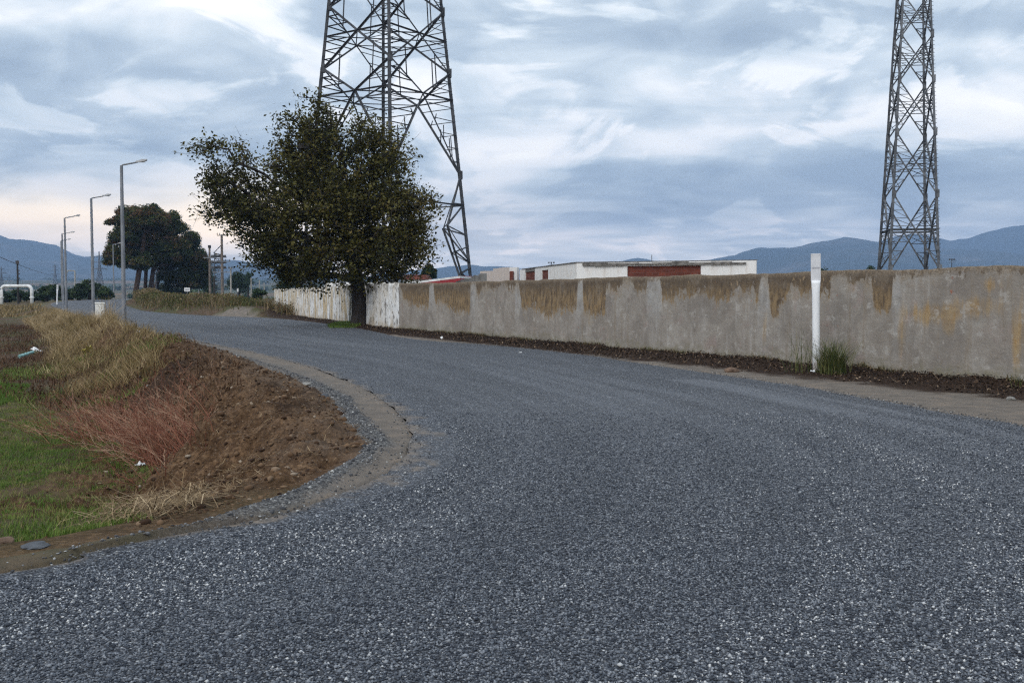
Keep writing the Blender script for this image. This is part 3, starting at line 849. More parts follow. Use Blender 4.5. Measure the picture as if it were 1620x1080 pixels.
def wall_attrs(U, dep):
    lo = np.interp(U, stu, std)
    stain = lo - dep
    pl = np.zeros_like(U)
    for a, b_ in pil:
        w = 0.03
        pl = np.maximum(pl, sstep(a - w, a + w, U) * (1 - sstep(b_ - w, b_ + w, U)))
    oc = np.zeros_like(U)
    for xp, dv, amp, wpx, wv in OCH:
        c = wall_u(xp); wu = (wall_u(xp + wpx) - wall_u(xp - wpx)) / 2 if xp + wpx < 1700 else 0.6
        oc = np.maximum(oc, amp * np.exp(-((U - c) / wu) ** 2 - ((dep - dv) / wv) ** 2))
    return dict(stain=stain, pilaster=pl, ochre=oc)


def ac(U, dep): return {}


wo = empty('boundary_wall', (WA[0], WA[1], 0), WANG)
tag(wo, 'long grey rendered wall streaked with brown stains, white painted at its far end', 'wall')
V_, F_, a_ = wall_mesh(WLEN - U_SPLIT, 2.07, 0.24, 0.04, 71, lambda U, d: wall_attrs(U + U_SPLIT, d))
V_[:, 0] += U_SPLIT
o = link('wall_face', np_mesh('wall_face', V_, F_, a_, True), M['wall'], wo)
V_, F_, a_ = wall_mesh(U_SPLIT - 0.002, 2.1, 0.26, 0.04, 72, None, end_ragged=0.06)
V_[:, 1] -= 0.012
o = link('painted_section', np_mesh('painted_section', V_, F_, a_, True), M['whitewash'], wo)
o['label'] = 'peeling white painted end of the wall'

fd = FB - FA; FL = float(np.linalg.norm(fd))
V_, F_, a_ = wall_mesh(FL, 2.08, 0.24, 0.06, 73, None, end_ragged=0.25)
V_[:, 1] *= -1
fo = link('whitewashed_wall', np_mesh('whitewashed_wall', V_, [f[:, ::-1] for f in F_], a_, True), M['whitewash2'])
fo.location = (FA[0], FA[1], 0); fo.rotation_euler = (0, 0, math.atan2(fd[1], fd[0]))
tag(fo, 'low whitewashed wall with rusty streaks, left of the big tree trunk', 'wall')
V_, F_, a_ = wall_mesh(9, 2.3, 0.24, 0.15, 74)
bo = link('yard_wall', np_mesh('yard_wall', V_, F_, a_, True), M['whitewash'])
q = pxy(545, 470, 72); bo.location = (q[0] - 1.5, 72, 0.2); bo.rotation_euler = (0, 0, -0.1)
tag(bo, 'white wall seen through the gap beside the tree trunk', 'wall')


# ------------------------------------------------------------------ white building beyond the wall
def face_box(name, mat, a, b, z0, z1, th, parent, out=0.0, inset=(0, 0)):
    """upright slab along a->b (2d), facing the camera side"""
    a = np.array(a, float); b = np.array(b, float); d = b - a; L = np.linalg.norm(d); d /= L
    n = np.array([d[1], -d[0]])
    mb = MB(); mb.box((L / 2, th / 2 - out, (z0 + z1) / 2), (L, th, z1 - z0))
    o = mb.build(name, mat, parent)
    w = a; o.location = (w[0], w[1], 0); o.rotation_euler = (0, 0, math.atan2(d[1], d[0]))
    return o


def lerp2(a, b, t): return np.array(a) * (1 - t) + np.array(b) * t


bl = empty('white_building', (0, 0, 0))
tag(bl, 'low white flat-roofed building with red brick panels behind the grey wall', 'building')
bc = np.array((3.12, 47.6)); br_ = np.array((11.05, 44.6)); bL = np.array((0.62, 60.0))
bk = br_ + (bL - bc)
mb = MB(); mb.poly([bc + (0.2, .25), br_ + (-0.2, .25), bk, bL + (.2, 0)], -0.1, 3.0); mb.build('core_wall', M['paint'], bl)
dfr = br_ - bc
tF = lambda xp: (lambda s: s)((lambda d: np.linalg.solve(np.array([[d[0], -dfr[0]], [d[1], -dfr[1]]]), bc)[1])(np.array([(xp - 810) / F, 1.0])))
t1, t2 = tF(992), tF(1108)
face_box('wall', M['paint'], bc, lerp2(bc, br_, t1), -0.1, 3.22, 0.2, bl)
face_box('wall', M['paint'], lerp2(bc, br_, t2), br_, -0.1, 3.22, 0.2, bl)
face_box('lintel', M['paint'], lerp2(bc, br_, t1), lerp2(bc, br_, t2), 3.02, 3.22, 0.2, bl)
face_box('brick_panel', M['brick'], lerp2(bc, br_, t1), lerp2(bc, br_, t2), -0.1, 3.018, 0.15, bl, -0.07)
tS = tF(922); tE = tF(1176)
# crumbling slab edge that projects just below the parapet
mb = MB()
rs = random.Random(5)
Lf = float(np.linalg.norm(dfr)); x0 = tS * Lf
while x0 < tE * Lf:
    w = rs.uniform(0.25, 0.8); h_ = rs.uniform(0.07, 0.17)
    mb.box((x0 + w / 2, -0.04 + rs.uniform(-.01, .01), 3.12 + rs.uniform(-.015, .015)), (w, 0.12, h_)); x0 += w - 0.01
so = mb.build('roof_slab', M['slab'], bl); so.location = (bc[0], bc[1], 0); so.rotation_euler = (0, 0, math.atan2(dfr[1], dfr[0]))
mb = MB(); mb.poly([bc + (-.05, -.02), br_ + (.05, -.02), bk + (.05, .1), bL + (-.05, .1)], 3.223, 3.26); mb.build('roof', M['slab'], bl)
bl.scale = (1, 1, 0.968)
# left flank, stepping down and back
dl_ = bc - bL
tL = lambda xp: (lambda d: np.linalg.solve(np.array([[d[0], -dl_[0]], [d[1], -dl_[1]]]), bL)[1])(np.array([(xp - 810) / F, 1.0]))
cuts = [('wall', 822, 831), ('brick_panel', 831, 846), ('wall', 846, 857), ('brick_panel', 857, 867), ('wall', 867, 912)]
for nm, a, b_ in cuts:
    pa, pb = lerp2(bL, bc, tL(a)), lerp2(bL, bc, tL(b_))
    face_box(nm, M['paint'] if nm == 'wall' else M['brick'], pa, pb, -0.1, 3.22 if nm == 'wall' else 3.03, 0.2, bl, 0 if nm == 'wall' else -0.05)
    if nm == 'brick_panel': face_box('lintel', M['slab'] if a < 850 else M['paint'], pa, pb, 3.032, 3.22, 0.2, bl)

# roofless outbuilding to its left
ru = empty('ruined_outbuilding', (0, 0, 0))
tag(ru, 'roofless pinkish rendered ruin left of the white building', 'building')
r0, r1 = pxy(752, 430, 60)[:2], pxy(806, 424, 58)[:2]
mb = MB()
rs = random.Random(9); L = float(np.linalg.norm(r1 - r0)); xx = 0
while xx < L:
    w = min(rs.uniform(0.25, 0.6), L - xx + 0.01)
    top = np.interp(xx / L, [0, .08, .35, .6, 1], [2.72, 2.95, 3.05, 3.17, 3.22]) + rs.uniform(-.04, .04)
    mb.box((xx + w / 2, 0.1, top / 2 - 0.05), (w - 0.002, 0.2, top + 0.1)); xx += w
o = mb.build('wall', M['plaster_pink'], ru); d_ = r1 - r0
o.location = (r0[0], r0[1], 0); o.rotation_euler = (0, 0, math.atan2(d_[1], d_[0]))
o = face_box('gate_pillar', M['paint'], pxy(806, 424, 57.6)[:2], pxy(818, 424, 57.4)[:2], -.1, 3.18, 0.3, ru)
o = face_box('brick_panel', M['brick'], pxy(806.5, 424, 57.5)[:2], pxy(812, 424, 57.4)[:2], -.1, 2.95, 0.1, ru, 0.03)
# grey broken yard wall in front of the ruin
r0, r1 = pxy(718, 440, 52)[:2], pxy(765, 432, 50)[:2]
mb = MB(); L = float(np.linalg.norm(r1 - r0)); xx = 0
while xx < L:
    w = min(rs.uniform(0.12, 0.3), L - xx + 0.01)
    top = np.interp(xx / L, [0, .3, .6, .75, 1], [2.2, 2.38, 2.5, 2.6, 2.72]) + rs.uniform(-.05, .05)
    mb.box((xx + w / 2, 0.1, top / 2 - 0.05), (w - 0.002, 0.2, top + 0.1)); xx += w
o = mb.build('broken_wall', M['concrete']); d_ = r1 - r0
o.location = (r0[0], r0[1], 0); o.rotation_euler = (0, 0, math.atan2(d_[1], d_[0]))
tag(o, 'broken grey masonry wall below the foot of the large pylon', 'wall')

# red-roofed shed
sh = empty('red_shed', (0, 0, 0))
tag(sh, 'red sheet-roofed shed with white eave trim behind the wall', 'building')
a = pxy(653, 446, 66); b_ = pxy(728, 436.5, 62)
for nm, off0, off1, mt in (('wall', -3.2, -0.13, M['red_sheet']), ('eave', -0.125, 0.0, M['white_trim'])):
    mb = MB(); n = len(mb.v)
    d2 = (b_ - a); back = np.array([0.9, 6.0, 0.0])
    for q in (a, b_, b_ + back, a + back):
        mb.v.append((q[0], q[1], q[2] + off0)); mb.v.append((q[0], q[1], q[2] + off1))
    mb.f += [(0, 2, 3, 1), (2, 4, 5, 3), (4, 6, 7, 5), (6, 0, 1, 7), (1, 3, 5, 7), (0, 6, 4, 2)]
    mb.build(nm, mt, sh)
mb = MB()
mb.v += [tuple(a + (0.15, .3, 0.003)), tuple(b_ + (-.1, .3, .003)), tuple(b_ + (0.6, 5.8, 0.1)), tuple(a + (.8, 5.8, .1)),
         tuple(a + (0.15, .3, -0.05)), tuple(b_ + (-.1, .3, -.05)), tuple(b_ + (0.6, 5.8, 0.05)), tuple(a + (.8, 5.8, .05))]
mb.f += [(0, 1, 2, 3), (7, 6, 5, 4), (0, 4, 5, 1), (1, 5, 6, 2), (2, 6, 7, 3), (3, 7, 4, 0)]
mb.build('roof', M['red_sheet'], sh)
hs = empty('white_house', (0, 0, 0))
tag(hs, 'small white house with a dark brown roof behind the red shed', 'building')
q = pxy(676, 440, 84)
mb = MB(); mb.box((q[0], 84, 1.4), (3.6, 4, 2.9)); mb.build('wall', M['paint'], hs)
mb = MB(); mb.box((q[0] - 1.0, 84, 3.06), (2.6, 4.4, 0.4), 0, 0.8); mb.build('roof', M['brick'], hs)


# ------------------------------------------------------------------ lattice towers
def lerp3(a, b, t): return a + (b - a) * t


def big_tower():
    d = 82.0
    cx = (615 - 810) / F * d
    root = empty('transmission_tower', (cx, d, 0), 0)
    tag(root, 'huge dark lattice pylon rising behind the broad tree', 'pylon')
    th = R(10)
    angs = [math.pi + th, -math.pi / 2 + th, th, math.pi / 2 + th]   # left, near, right, far
    Rz = lambda z: 7.3 + (4.5 - 7.3) * z / 26.2

    def leg(k, z):
        k %= 4
        return Vector((Rz(z) * math.cos(angs[k]), Rz(z) * math.sin(angs[k]), z))
    top = 40.0
    for k in range(4):
        mb = MB()
        zs = [0, 11.6, 20.0, 25.0, 29.8, 34.6, top]
        for a, b in zip(zs[:-1], zs[1:]):
            w = 0.25 if a < 20 else 0.22
            mb.bar(leg(k, a), leg(k, b + 0.05), w)
            p = leg(k, b); mb.box((p.x, p.y, p.z), (w * 1.2, w * 1.2, 0.7), angs[k])
        # step bolts up the leg
        for j in range(70):
            z = 3 + j * 0.45; p = leg(k, z)
            mb.bar(p, p + Vector((math.cos(angs[k] + 1.2), math.sin(angs[k] + 1.2), 0)) * 0.22, 0.03)
        mb.box((leg(k, 0).x, leg(k, 0).y, 0.1), (0.9, 0.9, 0.5))
        mb.build('leg', M['tower'], root)
    mids = [17.8, 22.6, 27.4, 32.2, 37.0]
    nodes = [11.6, 20.0, 25.0, 29.8, 34.6, 39.4]
    for f in range(4):
        L = lambda z: leg(f, z)
        Rr = lambda z: leg(f + 1, z)
        mid = lambda z: (L(z) + Rr(z)) / 2
        mb = MB()
        for i, zm in enumerate(mids):
            za, zb = nodes[i], nodes[i + 1]
            m_ = mid(zm)
            mb.bar(L(zm), Rr(zm), 0.1)
            for side, S in ((0, L), (1, Rr)):
                mb.bar(S(za), m_, 0.13); mb.bar(m_, S(zb), 0.13)
                n = 3 if i else 5
                # secondary members between the leg and the main diagonal
                prev = None
                for j in range(1, n + 1):
                    t = j / (n + 0.6)
                    dg = lerp3(S(za), m_, t); lg = S(za + (zm - za) * t)
                    mb.bar(lg, dg, 0.06)
                    if prev is not None: mb.bar(prev, lg if j % 2 else dg, 0.055)
                    prev = dg if j % 2 else lg
                prev = None
                for j in range(1, 3):
                    t = j / 3
                    dg = lerp3(S(zb), m_, t); lg = S(zb + (zm - zb) * t)
                    mb.bar(lg, dg, 0.07)
                    if prev is not None: mb.bar(prev, dg, 0.06)
                    prev = lg
            if i:
                for S in (L, Rr):
                    mb.bar(lerp3(S(za), m_, .5), lerp3(mid(mids[i - 1]), S(za), .5), 0.07)
        if True:
            # hip bracing of the lower body
            m_ = mid(17.8)
            for S, T in ((L, Rr), (Rr, L)):
                q1 = lerp3(S(7.3), T(7.3), 0.27); ft = S(0.2)
                mb.bar(S(11.6), q1, 0.11); mb.bar(q1, lerp3(ft, T(0.2), 0.03), 0.13)
                mb.bar(S(9.2), lerp3(S(9.2), T(9.2), 0.16), 0.1)
                mb.bar(S(9.2), q1, 0.09); mb.bar(S(6.6), q1, 0.1); mb.bar(S(4.4), q1, 0.09)
                for t in (0.3, 0.55, 0.8):
                    g = lerp3(q1, lerp3(ft, T(0.2), 0.03), t)
                    mb.bar(g, S(g.z + 0.5), 0.08); mb.bar(g, S(max(0.2, g.z - 0.9)), 0.08)
                for t in (0.22, 0.45, 0.68):
                    g = lerp3(S(11.6), m_, t); mb.bar(g, lerp3(S(14.0), m_, t * 0.9), 0.07)
            mb.bar(L(9.1), Rr(9.1), 0.1)
        mb.build('bracing', M['tower'], root)
    # plan bracing rings
    for z in mids:
        mb = MB()
        for k in range(4):
            a = (leg(k, z) + leg(k + 1, z)) / 2; b = (leg(k + 1, z) + leg(k + 2, z)) / 2
            mb.bar(a, b, 0.07)
        mb.bar(leg(0, z), leg(2, z), 0.06)
        mb.build('plan_bracing', M['tower'], root)
    # crossarms above the frame of the picture
    mb = MB()
    for z, w in ((31, 9.0), (36.5, 11.0), (40, 8.0)):
        for sgn in (-1, 1):
            tip = Vector((sgn * w, 0, z + 0.3))
            for k in range(4):
                mb.bar(leg(k, z if k % 2 else z + 1.6), tip, 0.14)
    for k in range(4): mb.bar(leg(k, 40), Vector((0, 0, 46)), 0.16)
    mb.build('crossarms', M['tower'], root)
    return root


big_tower()


def slim_tower():
    d = 117.0
    cx = (1436.5 - 810) / F * d
    root = empty('transmission_tower', (cx, d, 0), R(-7.5))
    tag(root, 'slender grey lattice pylon beyond the wall at the right', 'pylon')
    zy = lambda y: EYE + (467 - y) * d / F
    zt = zy(0)
    hw = lambda z: 2.9 + (1.5 - 2.9) * z / zt

    def leg(k, z):
        sx = (-1, 1, 1, -1)[k % 4]; sy = (-1, -1, 1, 1)[k % 4]
        return Vector((sx * hw(z), sy * hw(z), z))
    cuts = [0.2, zy(426), zy(311), zy(216), zy(135), zy(66), zy(4), zy(-50), zy(-96)]
    for k in range(4):
        mb = MB()
        for i, (a, b) in enumerate(zip(cuts[:-1], cuts[1:])):
            w = 0.34 - 0.022 * i
            mb.bar(leg(k, a), leg(k, b + 0.5), w)
            p = leg(k, b); mb.box((p.x, p.y, p.z), (w * 1.1, w * 1.1, 0.9))
        for j in range(90):
            z = 3 + 0.45 * j
            if z > cuts[-1]: break
            p = leg(k, z); mb.bar(p, p + Vector(((-1, 1, 1, -1)[k] * 0.2, 0, 0)), 0.035)
        mb.box((leg(k, 0).x, leg(k, 0).y, 0.1), (0.9, 0.9, 0.5))
        mb.build('leg', M['tower_pale'], root)
    for f in range(4):
        mb = MB()
        L = lambda z: leg(f, z)
        Rr = lambda z: leg(f + 1, z)
        for i, (a, b) in enumerate(zip(cuts[1:-1], cuts[2:])):
            w = 0.155 - 0.007 * i
            mb.bar(L(a), Rr(b), w); mb.bar(Rr(a), L(b), w)
            wa, wb = hw(a), hw(b); tc = wa / (wa + wb)
            zc = a + (b - a) * tc
            if i == 0: mb.bar(L(zc), Rr(zc), 0.2)
            for S, T in ((L, Rr), (Rr, L)):
                n = 4 if i < 2 else 3
                for j in range(1, n + 1):
                    t = tc * j / (n + 0.4)
                    p1 = lerp3(S(a), T(b), t); z1 = p1.z
                    mb.bar(p1, S(z1), 0.07)
                    mb.bar(p1, S(a + (b - a) * max(0, tc * (j - 1) / (n + .4))) if j % 2 == 0 else S(a + (b - a) * tc * (j + 1) / (n + .4)), 0.06)
                    t2 = (1 - (1 - tc) * j / (n + 0.4))
                    p2 = lerp3(T(a), S(b), t2)
                    mb.bar(p2, S(p2.z), 0.07)
                    if j < n:
                        t3 = (1 - (1 - tc) * (j + 1) / (n + 0.4)); p3 = lerp3(T(a), S(b), t3)
                        mb.bar(p3, S(p2.z), 0.06)
            if i >= 1:
                mb.bar(lerp3(L(zc), Rr(zc), 0), lerp3(L(zc), Rr(zc), .42), 0.06); mb.bar(lerp3(L(zc), Rr(zc), .58), Rr(zc), 0.06)
        mb.bar(L(0.3), Rr(cuts[1]), 0.22); mb.bar(Rr(0.3), L(cuts[1]), 0.22)
        mb.build('bracing', M['tower_pale'], root)
    mb = MB()
    for z, w in ((zy(-30), 7), (zy(-62), 8.5), (zy(-96), 6)):
        for sgn in (-1, 1):
            for k in range(4): mb.bar(leg(k, z + (0.9 if k < 2 else 0)), Vector((sgn * w, 0, z + .4)), 0.13)
    for k in range(4): mb.bar(leg(k, cuts[-1]), Vector((0, 0, cuts[-1] + 5)), 0.14)
    mb.build('crossarms', M['tower_pale'], root)


slim_tower()


def far_tower(xp, ytop, Y, label, w0=3.0):
    z0 = H((xp - 810) / F * Y, Y)
    t = pxy(xp, ytop, Y)
    hgt = t[2] - z0
    root = empty('transmission_tower', (t[0], Y, z0 - 0.5), random.uniform(-.4, .4))
    tag(root, label, 'pylon', 'distant pylons on the plain')
    w = hgt * 0.085
    mb = MB()
    nn = 9
    lv = [hgt * (1 - (1 - i / nn) ** 1.15) for i in range(nn + 1)]
    ww = lambda z: w * max(0.06, 1 - 1.25 * z / hgt) if z < hgt * 0.62 else w * (0.225 - 0.2 * (z - hgt * .62) / (hgt * .38))
    C = [(-1, -1), (1, -1), (1, 1), (-1, 1)]
    pt = lambda k, z: Vector((C[k % 4][0] * ww(z), C[k % 4][1] * ww(z), z))
    s = hgt * 0.012
    for k in range(4):
        for a, b in zip(lv[:-1], lv[1:]):
            mb.bar(pt(k, a), pt(k, b), s)
            mb.bar(pt(k, a), pt(k + 1, b), s * .6); mb.bar(pt(k + 1, a), pt(k, b), s * .6); mb.bar(pt(k, b), pt(k + 1, b), s * .5)
    mb.build('lattice', M['tower_pale'], root)
    mb = MB()
    for fz, aw in ((0.58, .2), (0.74, .17), (0.88, .13)):
        z = hgt * fz
        for sg in (-1, 1):
            tip = Vector((sg * aw * hgt, 0, z))
            for k in range(4): mb.bar(pt(k, z + (hgt * .03 if k % 2 else 0)), tip, s * .8)
            mb.bar(tip, tip - Vector((0, 0, hgt * .05)), s * .8)
    mb.build('crossarms', M['tower_pale'], root)
    return root


far_tower(157, 397, 900, 'tallest distant pylon, just left of the dark pines')
far_tower(87, 416, 1150, 'faint grey pylon between the dark pole and the lamps')
far_tower(2, 420, 850, 'distant pylon at the left edge above the white pipe arch')
far_tower(14, 432, 1700, 'tiny faint pylon between the edge pylon and the dark pole')


# ------------------------------------------------------------------ street lamps
def make_lamp(hh=8.3, armlen=1.15):
    root = empty('street_lamp', (0, 0, 0))
    mb = MB(); mb.tube([(0, 0, -0.4), (0, 0, 0.02), (0, 0, hh)], [0.115, 0.115, 0.075], 12, True); mb.box((0, 0, 0.02), (0.36, 0.36, 0.04))
    pole = mb.build('pole', M['galv'], root, smooth=False)
    mb = MB(); mb.box((0, -0.115, 0.75), (0.1, 0.03, 0.3)); mb.build('hatch', M['galv'], pole)
    mb = MB(); mb.tube([(0, 0, hh - 0.05), (0.06, 0, hh + 0.03), (armlen * .7, 0, hh + 0.17)], [0.05, 0.045, 0.04], 8)
    mb.build('arm', M['galv'], root)
    mb = MB()
    a = 0.2
    for x0, x1, w, h_ in ((armlen * .62, armlen * .75, 0.10, 0.08), (armlen * .74, armlen * 1.12, 0.24, 0.10)):
        n = len(mb.v)
        for xx, s in ((x0, .6), ((x0 + x1) / 2, 1), (x1, .55)):
            z = hh + 0.03 + xx * a
            for sy, sz in ((-1, -0.6), (1, -0.6), (0.7, 0.8), (-0.7, 0.8)):
                mb.v.append((xx, sy * w / 2 * s, z + sz * h_ * s))
        for i in range(2):
            for k in range(4):
                j = (k + 1) % 4
                mb.f.append((n + i * 4 + k, n + i * 4 + j, n + i * 4 + 4 + j, n + i * 4 + 4 + k))
        mb.f += [(n, n + 1, n + 2, n + 3), (n + 11, n + 10, n + 9, n + 8)]
    mb.build('lamp_head', M['lamp_head'], root)
    mb = MB(); mb.box((armlen * .93, 0, hh + 0.03 + armlen * .93 * a - 0.068), (armlen * .25, 0.15, 0.02)); mb.build('lens', M['lamp_glass'], root)
    return root


lamp0 = make_lamp()
LAMPS = [(196.5, 50.0, 'grey street lamp standing at the road edge, right of the white cabinet', 262),
         (148, 67.0, 'grey street lamp at the left of the white cabinet', 314),
         (105.5, 87.0, 'grey street lamp at the right of the short white marker post', 345),
         (101, 108.0, 'street lamp close behind the lamp by the short white marker', 370)]
for i, (xp, Yl, lab, yt) in enumerate(LAMPS):
    o = lamp0 if i == 0 else copy_tree(lamp0)
    x = (xp - 810) / F * Yl
    z0 = H(x, Yl)
    hh = pxy(xp, yt, Yl)[2] - z0
    o.location = (x, Yl, z0); o.scale = (1, 1, hh / 8.3); o.rotation_euler = (0, 0, 0.12 * i)
    tag(o, lab, 'street lamp', 'street lamps along the road')
for xp, yt, Yl, lab in ((181, 387, 150, 'thin street lamp left of the pine trunks'), (248, 407, 165, 'street lamp in front of the pine trunks'),
                        (315, 432, 200, 'small street lamp under the right side of the pines'), (99, 381, 130, 'street lamp farthest along the row, behind the others')):
    o = copy_tree(lamp0); x = (xp - 810) / F * Yl; z0 = 1.05
    t = pxy(xp, yt, Yl); hh = t[2] - z0
    o.location = (x, Yl, z0); o.scale = (1, 1, hh / 8.3)
    tag(o, lab, 'street lamp', 'street lamps along the road')

# ------------------------------------------------------------------ marker posts
q = px(1291.5, 584, 0.06)


def make_marker():
    root = empty('marker_post', (0, 0, 0))
    mb = MB()
    sec = 24
    lv = [(-0.3, .072, .072), (0.0, .072, .072), (1.45, .074, .074), (1.6, .077, .07), (1.76, .088, .055), (1.82, .09, .045)]
    for z, rx, ry in lv:
        for k in range(sec):
            t = 2 * math.pi * k / sec
            mb.v.append((rx * math.cos(t), ry * math.sin(t), z))
    for i in range(len(lv) - 1):
        for k in range(sec):
            j = (k + 1) % sec
            mb.f.append((i * sec + k, i * sec + j, (i + 1) * sec + j, (i + 1) * sec + k))
    mb.f.append(tuple(range((len(lv) - 1) * sec, len(lv) * sec)))
    o = mb.build('pole', M['white_post'], root, smooth=True)
    mb = MB(); mb.box((0, 0.0, 2.08), (0.19, 0.035, 0.56)); pl = mb.build('sign_plate', M['plate_grey'], root, 0.006)
    mb = MB()
    rs = random.Random(3)
    x = -0.075
    while x < 0.07:
        w = rs.uniform(.008, .016); mb.box((x + w / 2, -0.0195, 2.075), (w, 0.003, 0.032)); x += w + 0.006
    mb.build('print', M['ink'], pl)
    for sx in (-.075, .075):
        mb = MB(); mb.tube([(sx, -0.016, 2.34), (sx, -0.022, 2.34)], 0.007, 6); mb.build('bolt', M['ink'], pl)
    return root


mk = make_marker(); mk.location = (q[0], q[1], H(q[0], q[1]) - 0.02); mk.rotation_euler = (R(0.5), R(-1.2), R(-8))
tag(mk, 'tall white marker post with flat plate standing before the grey wall', 'marker post', 'white marker posts')
o = copy_tree(mk); x = (90.5 - 810) / F * 108; o.location = (x, 108, 0.35); o.rotation_euler = (0, R(2.5), R(20))
tag(o, 'distant white marker post on the bank left of the lamps', 'marker post', 'white marker posts')

# cabinet
q = px(158.5, 508, 0.0)
cb = empty('utility_cabinet', (q[0], q[1], H(q[0], q[1]) - 0.02), R(16)); cb.scale = (1, 1, 1.05)
tag(cb, 'white roadside utility cabinet between the first two lamps', 'cabinet')
mb = MB(); mb.box((0, 0, 0.52), (0.5, 0.32, 1.0)); mb.build('body', M['cabinet'], cb, 0.012)
mb = MB(); mb.box((0, 0, 1.055), (0.56, 0.38, 0.07), 0, 0.9); mb.build('lid', M['cabinet'], cb, 0.01)
mb = MB(); mb.box((0, -0.168, 0.55), (0.42, 0.014, 0.8)); dr_ = mb.build('door', M['cabinet'], cb, 0.004)
mb = MB(); mb.box((0.16, -0.18, 0.58), (0.03, 0.02, 0.12)); mb.build('handle', M['galv'], dr_)
mb = MB(); mb.box((0, 0, -0.04), (0.56, 0.4, 0.14)); mb.build('plinth', M['concrete'], cb)


# ------------------------------------------------------------------ utility poles, signs, pipe
def util_pole(xp, yt, Y, mat, label, r=0.14, arms=(), zbase=None, lean=0.0, insul=True):
    x = (xp - 810) / F * Y
    z0 = H(x, Y) if zbase is None else zbase
    t = pxy(xp, yt, Y); h = t[2] - z0
    root = empty('utility_pole', (x, Y, z0)); root.rotation_euler = (0, lean, 0.3)
    tag(root, label, 'utility pole')
    mb = MB(); mb.tube([(0, 0, -0.5), (0, 0, h)], [r, r * 0.7], 10); mb.build('pole', mat, root)
    for fz, w in arms:
        mb = MB(); mb.box((0, -r, h * fz), (w, 0.1, 0.1)); am = mb.build('crossarm', M['galv'], root)
        if insul:
            for k in (-0.46, -0.2, 0.2, 0.46):
                mb = MB(); mb.tube([(w * k, -r, h * fz + .05), (w * k, -r, h * fz + .3)], [0.05, 0.03], 6); mb.build('insulator', M['insul'], am)
    return root, h


u1, h1 = util_pole(333, 391, 125, M['wood_pole'], 'brown timber pole with one crossarm beside the pines', 0.17, [(0.80, 1.5)])
for z in (.35, .42, .5, .57):
    mb = MB(); mb.box((0.1, -0.2, h1 * z), (0.22, 0.1, 0.2)); mb.build('bracket', M['insul'], u1)
mb = MB(); mb.tube([(0, 0, h1 - .1), (0, 0, h1 + .25)], 0.2, 8); mb.build('cap', M['insul'], u1)
u2, h2 = util_pole(352.5, 371, 118, M['wood_pole'], 'tallest timber pole carrying a tilted dark panel', 0.19, [(0.985, 1.1), (0.60, 1.9), (0.44, 2.2)])
mb = MB(); mb.v += [(-.15, -.3, h2 * .83), (-.95, -.3, h2 * .72), (-.95, .9, h2 * .72), (-.15, .9, h2 * .83)]
mb.v += [(v[0] + .05, v[1], v[2] + .1) for v in mb.v]; mb.f += [(0, 1, 2, 3), (7, 6, 5, 4), (0, 4, 5, 1), (1, 5, 6, 2), (2, 6, 7, 3), (3, 7, 4, 0)]
mb.build('panel', M['panel_dark'], u2)
for fz in (.86, .7):
    mb = MB(); mb.bar((0, 0, h2 * fz), (-.95, .3, h2 * .73), .08); mb.build('bracket', M['dark_pole'], u2)
util_pole(339.5, 438, 112, M['dark_pole'], 'short dark post between the two timber poles', 0.13)
util_pole(366, 423, 130, M['conc_pole'], 'pale concrete pole right of the panel-carrying pole', 0.13, [(0.96, 0.6)])
util_pole(398, 439, 170, M['conc_pole'], 'pale pole left of a distant pair under the tree branches', 0.13)
util_pole(411, 443, 185, M['conc_pole'], 'pale pole in the middle of three under the tree branches', 0.13)
util_pole(418.5, 447, 175, M['conc_pole'], 'pale pole nearest the whitewashed wall end', 0.13)
u3, h3 = util_pole(29.5, 413, 122, M['dark_pole'], 'dark timber pole standing behind the white pipe arch', 0.14, [])
for z in (.6, .7, .78):
    mb = MB(); mb.box((0.12, 0, h3 * z), (0.25, 0.15, 0.12)); mb.build('bracket', M['insul'], u3)
mb = MB(); mb.box((0, 0, h3 - .15), (0.36, .36, .4)); mb.build('cap', M['insul'], u3)
u4, h4 = util_pole(120, 428, 330, M['conc_pole'], 'distant pole with a side arm on the plain', 0.3, [])
mb = MB(); mb.tube([(0, 0, h4 - .1), (-2.2, 0, h4), (-2.6, 0, h4 - 1.2)], .2, 6); mb.build('arm', M['conc_pole'], u4)
for xp, yt, yb, Y, lab in ((872, 416, 470, 260, 'small dark pole with two lamps above the white building roof'), (1504, 411, 470, 260, 'small dark pole with two lamps above the grey wall')):
    u, h = util_pole(xp, yt, Y, M['dark_pole'], lab, 0.13, [(0.955, 1.6)], insul=False)
    for s in (-1, 0, 1):
        mb = MB(); mb.box((s * .7, 0, h + .1), (.35, .3, .35)); mb.build('floodlight', M['insul'], u)
util_pole(1030.5, 403, 200, M['dark_pole'], 'thin mast beyond the roof of the white building', 0.09)

# lattice mast of the substation
def mast(xp, yt, Y, label):
    x = (xp - 810) / F * Y; z0 = H(x, Y); h = pxy(xp, yt, Y)[2] - z0
    root = empty('lattice_mast', (x, Y, z0), .3); tag(root, label, 'mast')
    mb = MB(); w = 0.55
    C = [(-w, -w), (w, -w), (w, w), (-w, w)]
    n = 10
    for k in range(4):
        a, b = C[k], C[(k + 1) % 4]
        mb.bar((*a, 0), (*a, h), .1)
        for i in range(n):
            z0_, z1_ = h * i / n, h * (i + 1) / n
            mb.bar((*a, z0_), (*b, z1_), .06); mb.bar((*a, z1_), (*b, z1_), .06)
    mb.build('lattice', M['tower_pale'], root)
    for f_ in (.93, .8, .68):
        mb = MB(); mb.box((0, 0, h * f_), (2.4, .12, .12)); mb.box((0, 0, h * f_ + .2), (2.2, .3, .3)); mb.build('crossarm', M['tower_pale'], root)


mast(347, 402, 150, 'slim lattice mast between the timber poles')


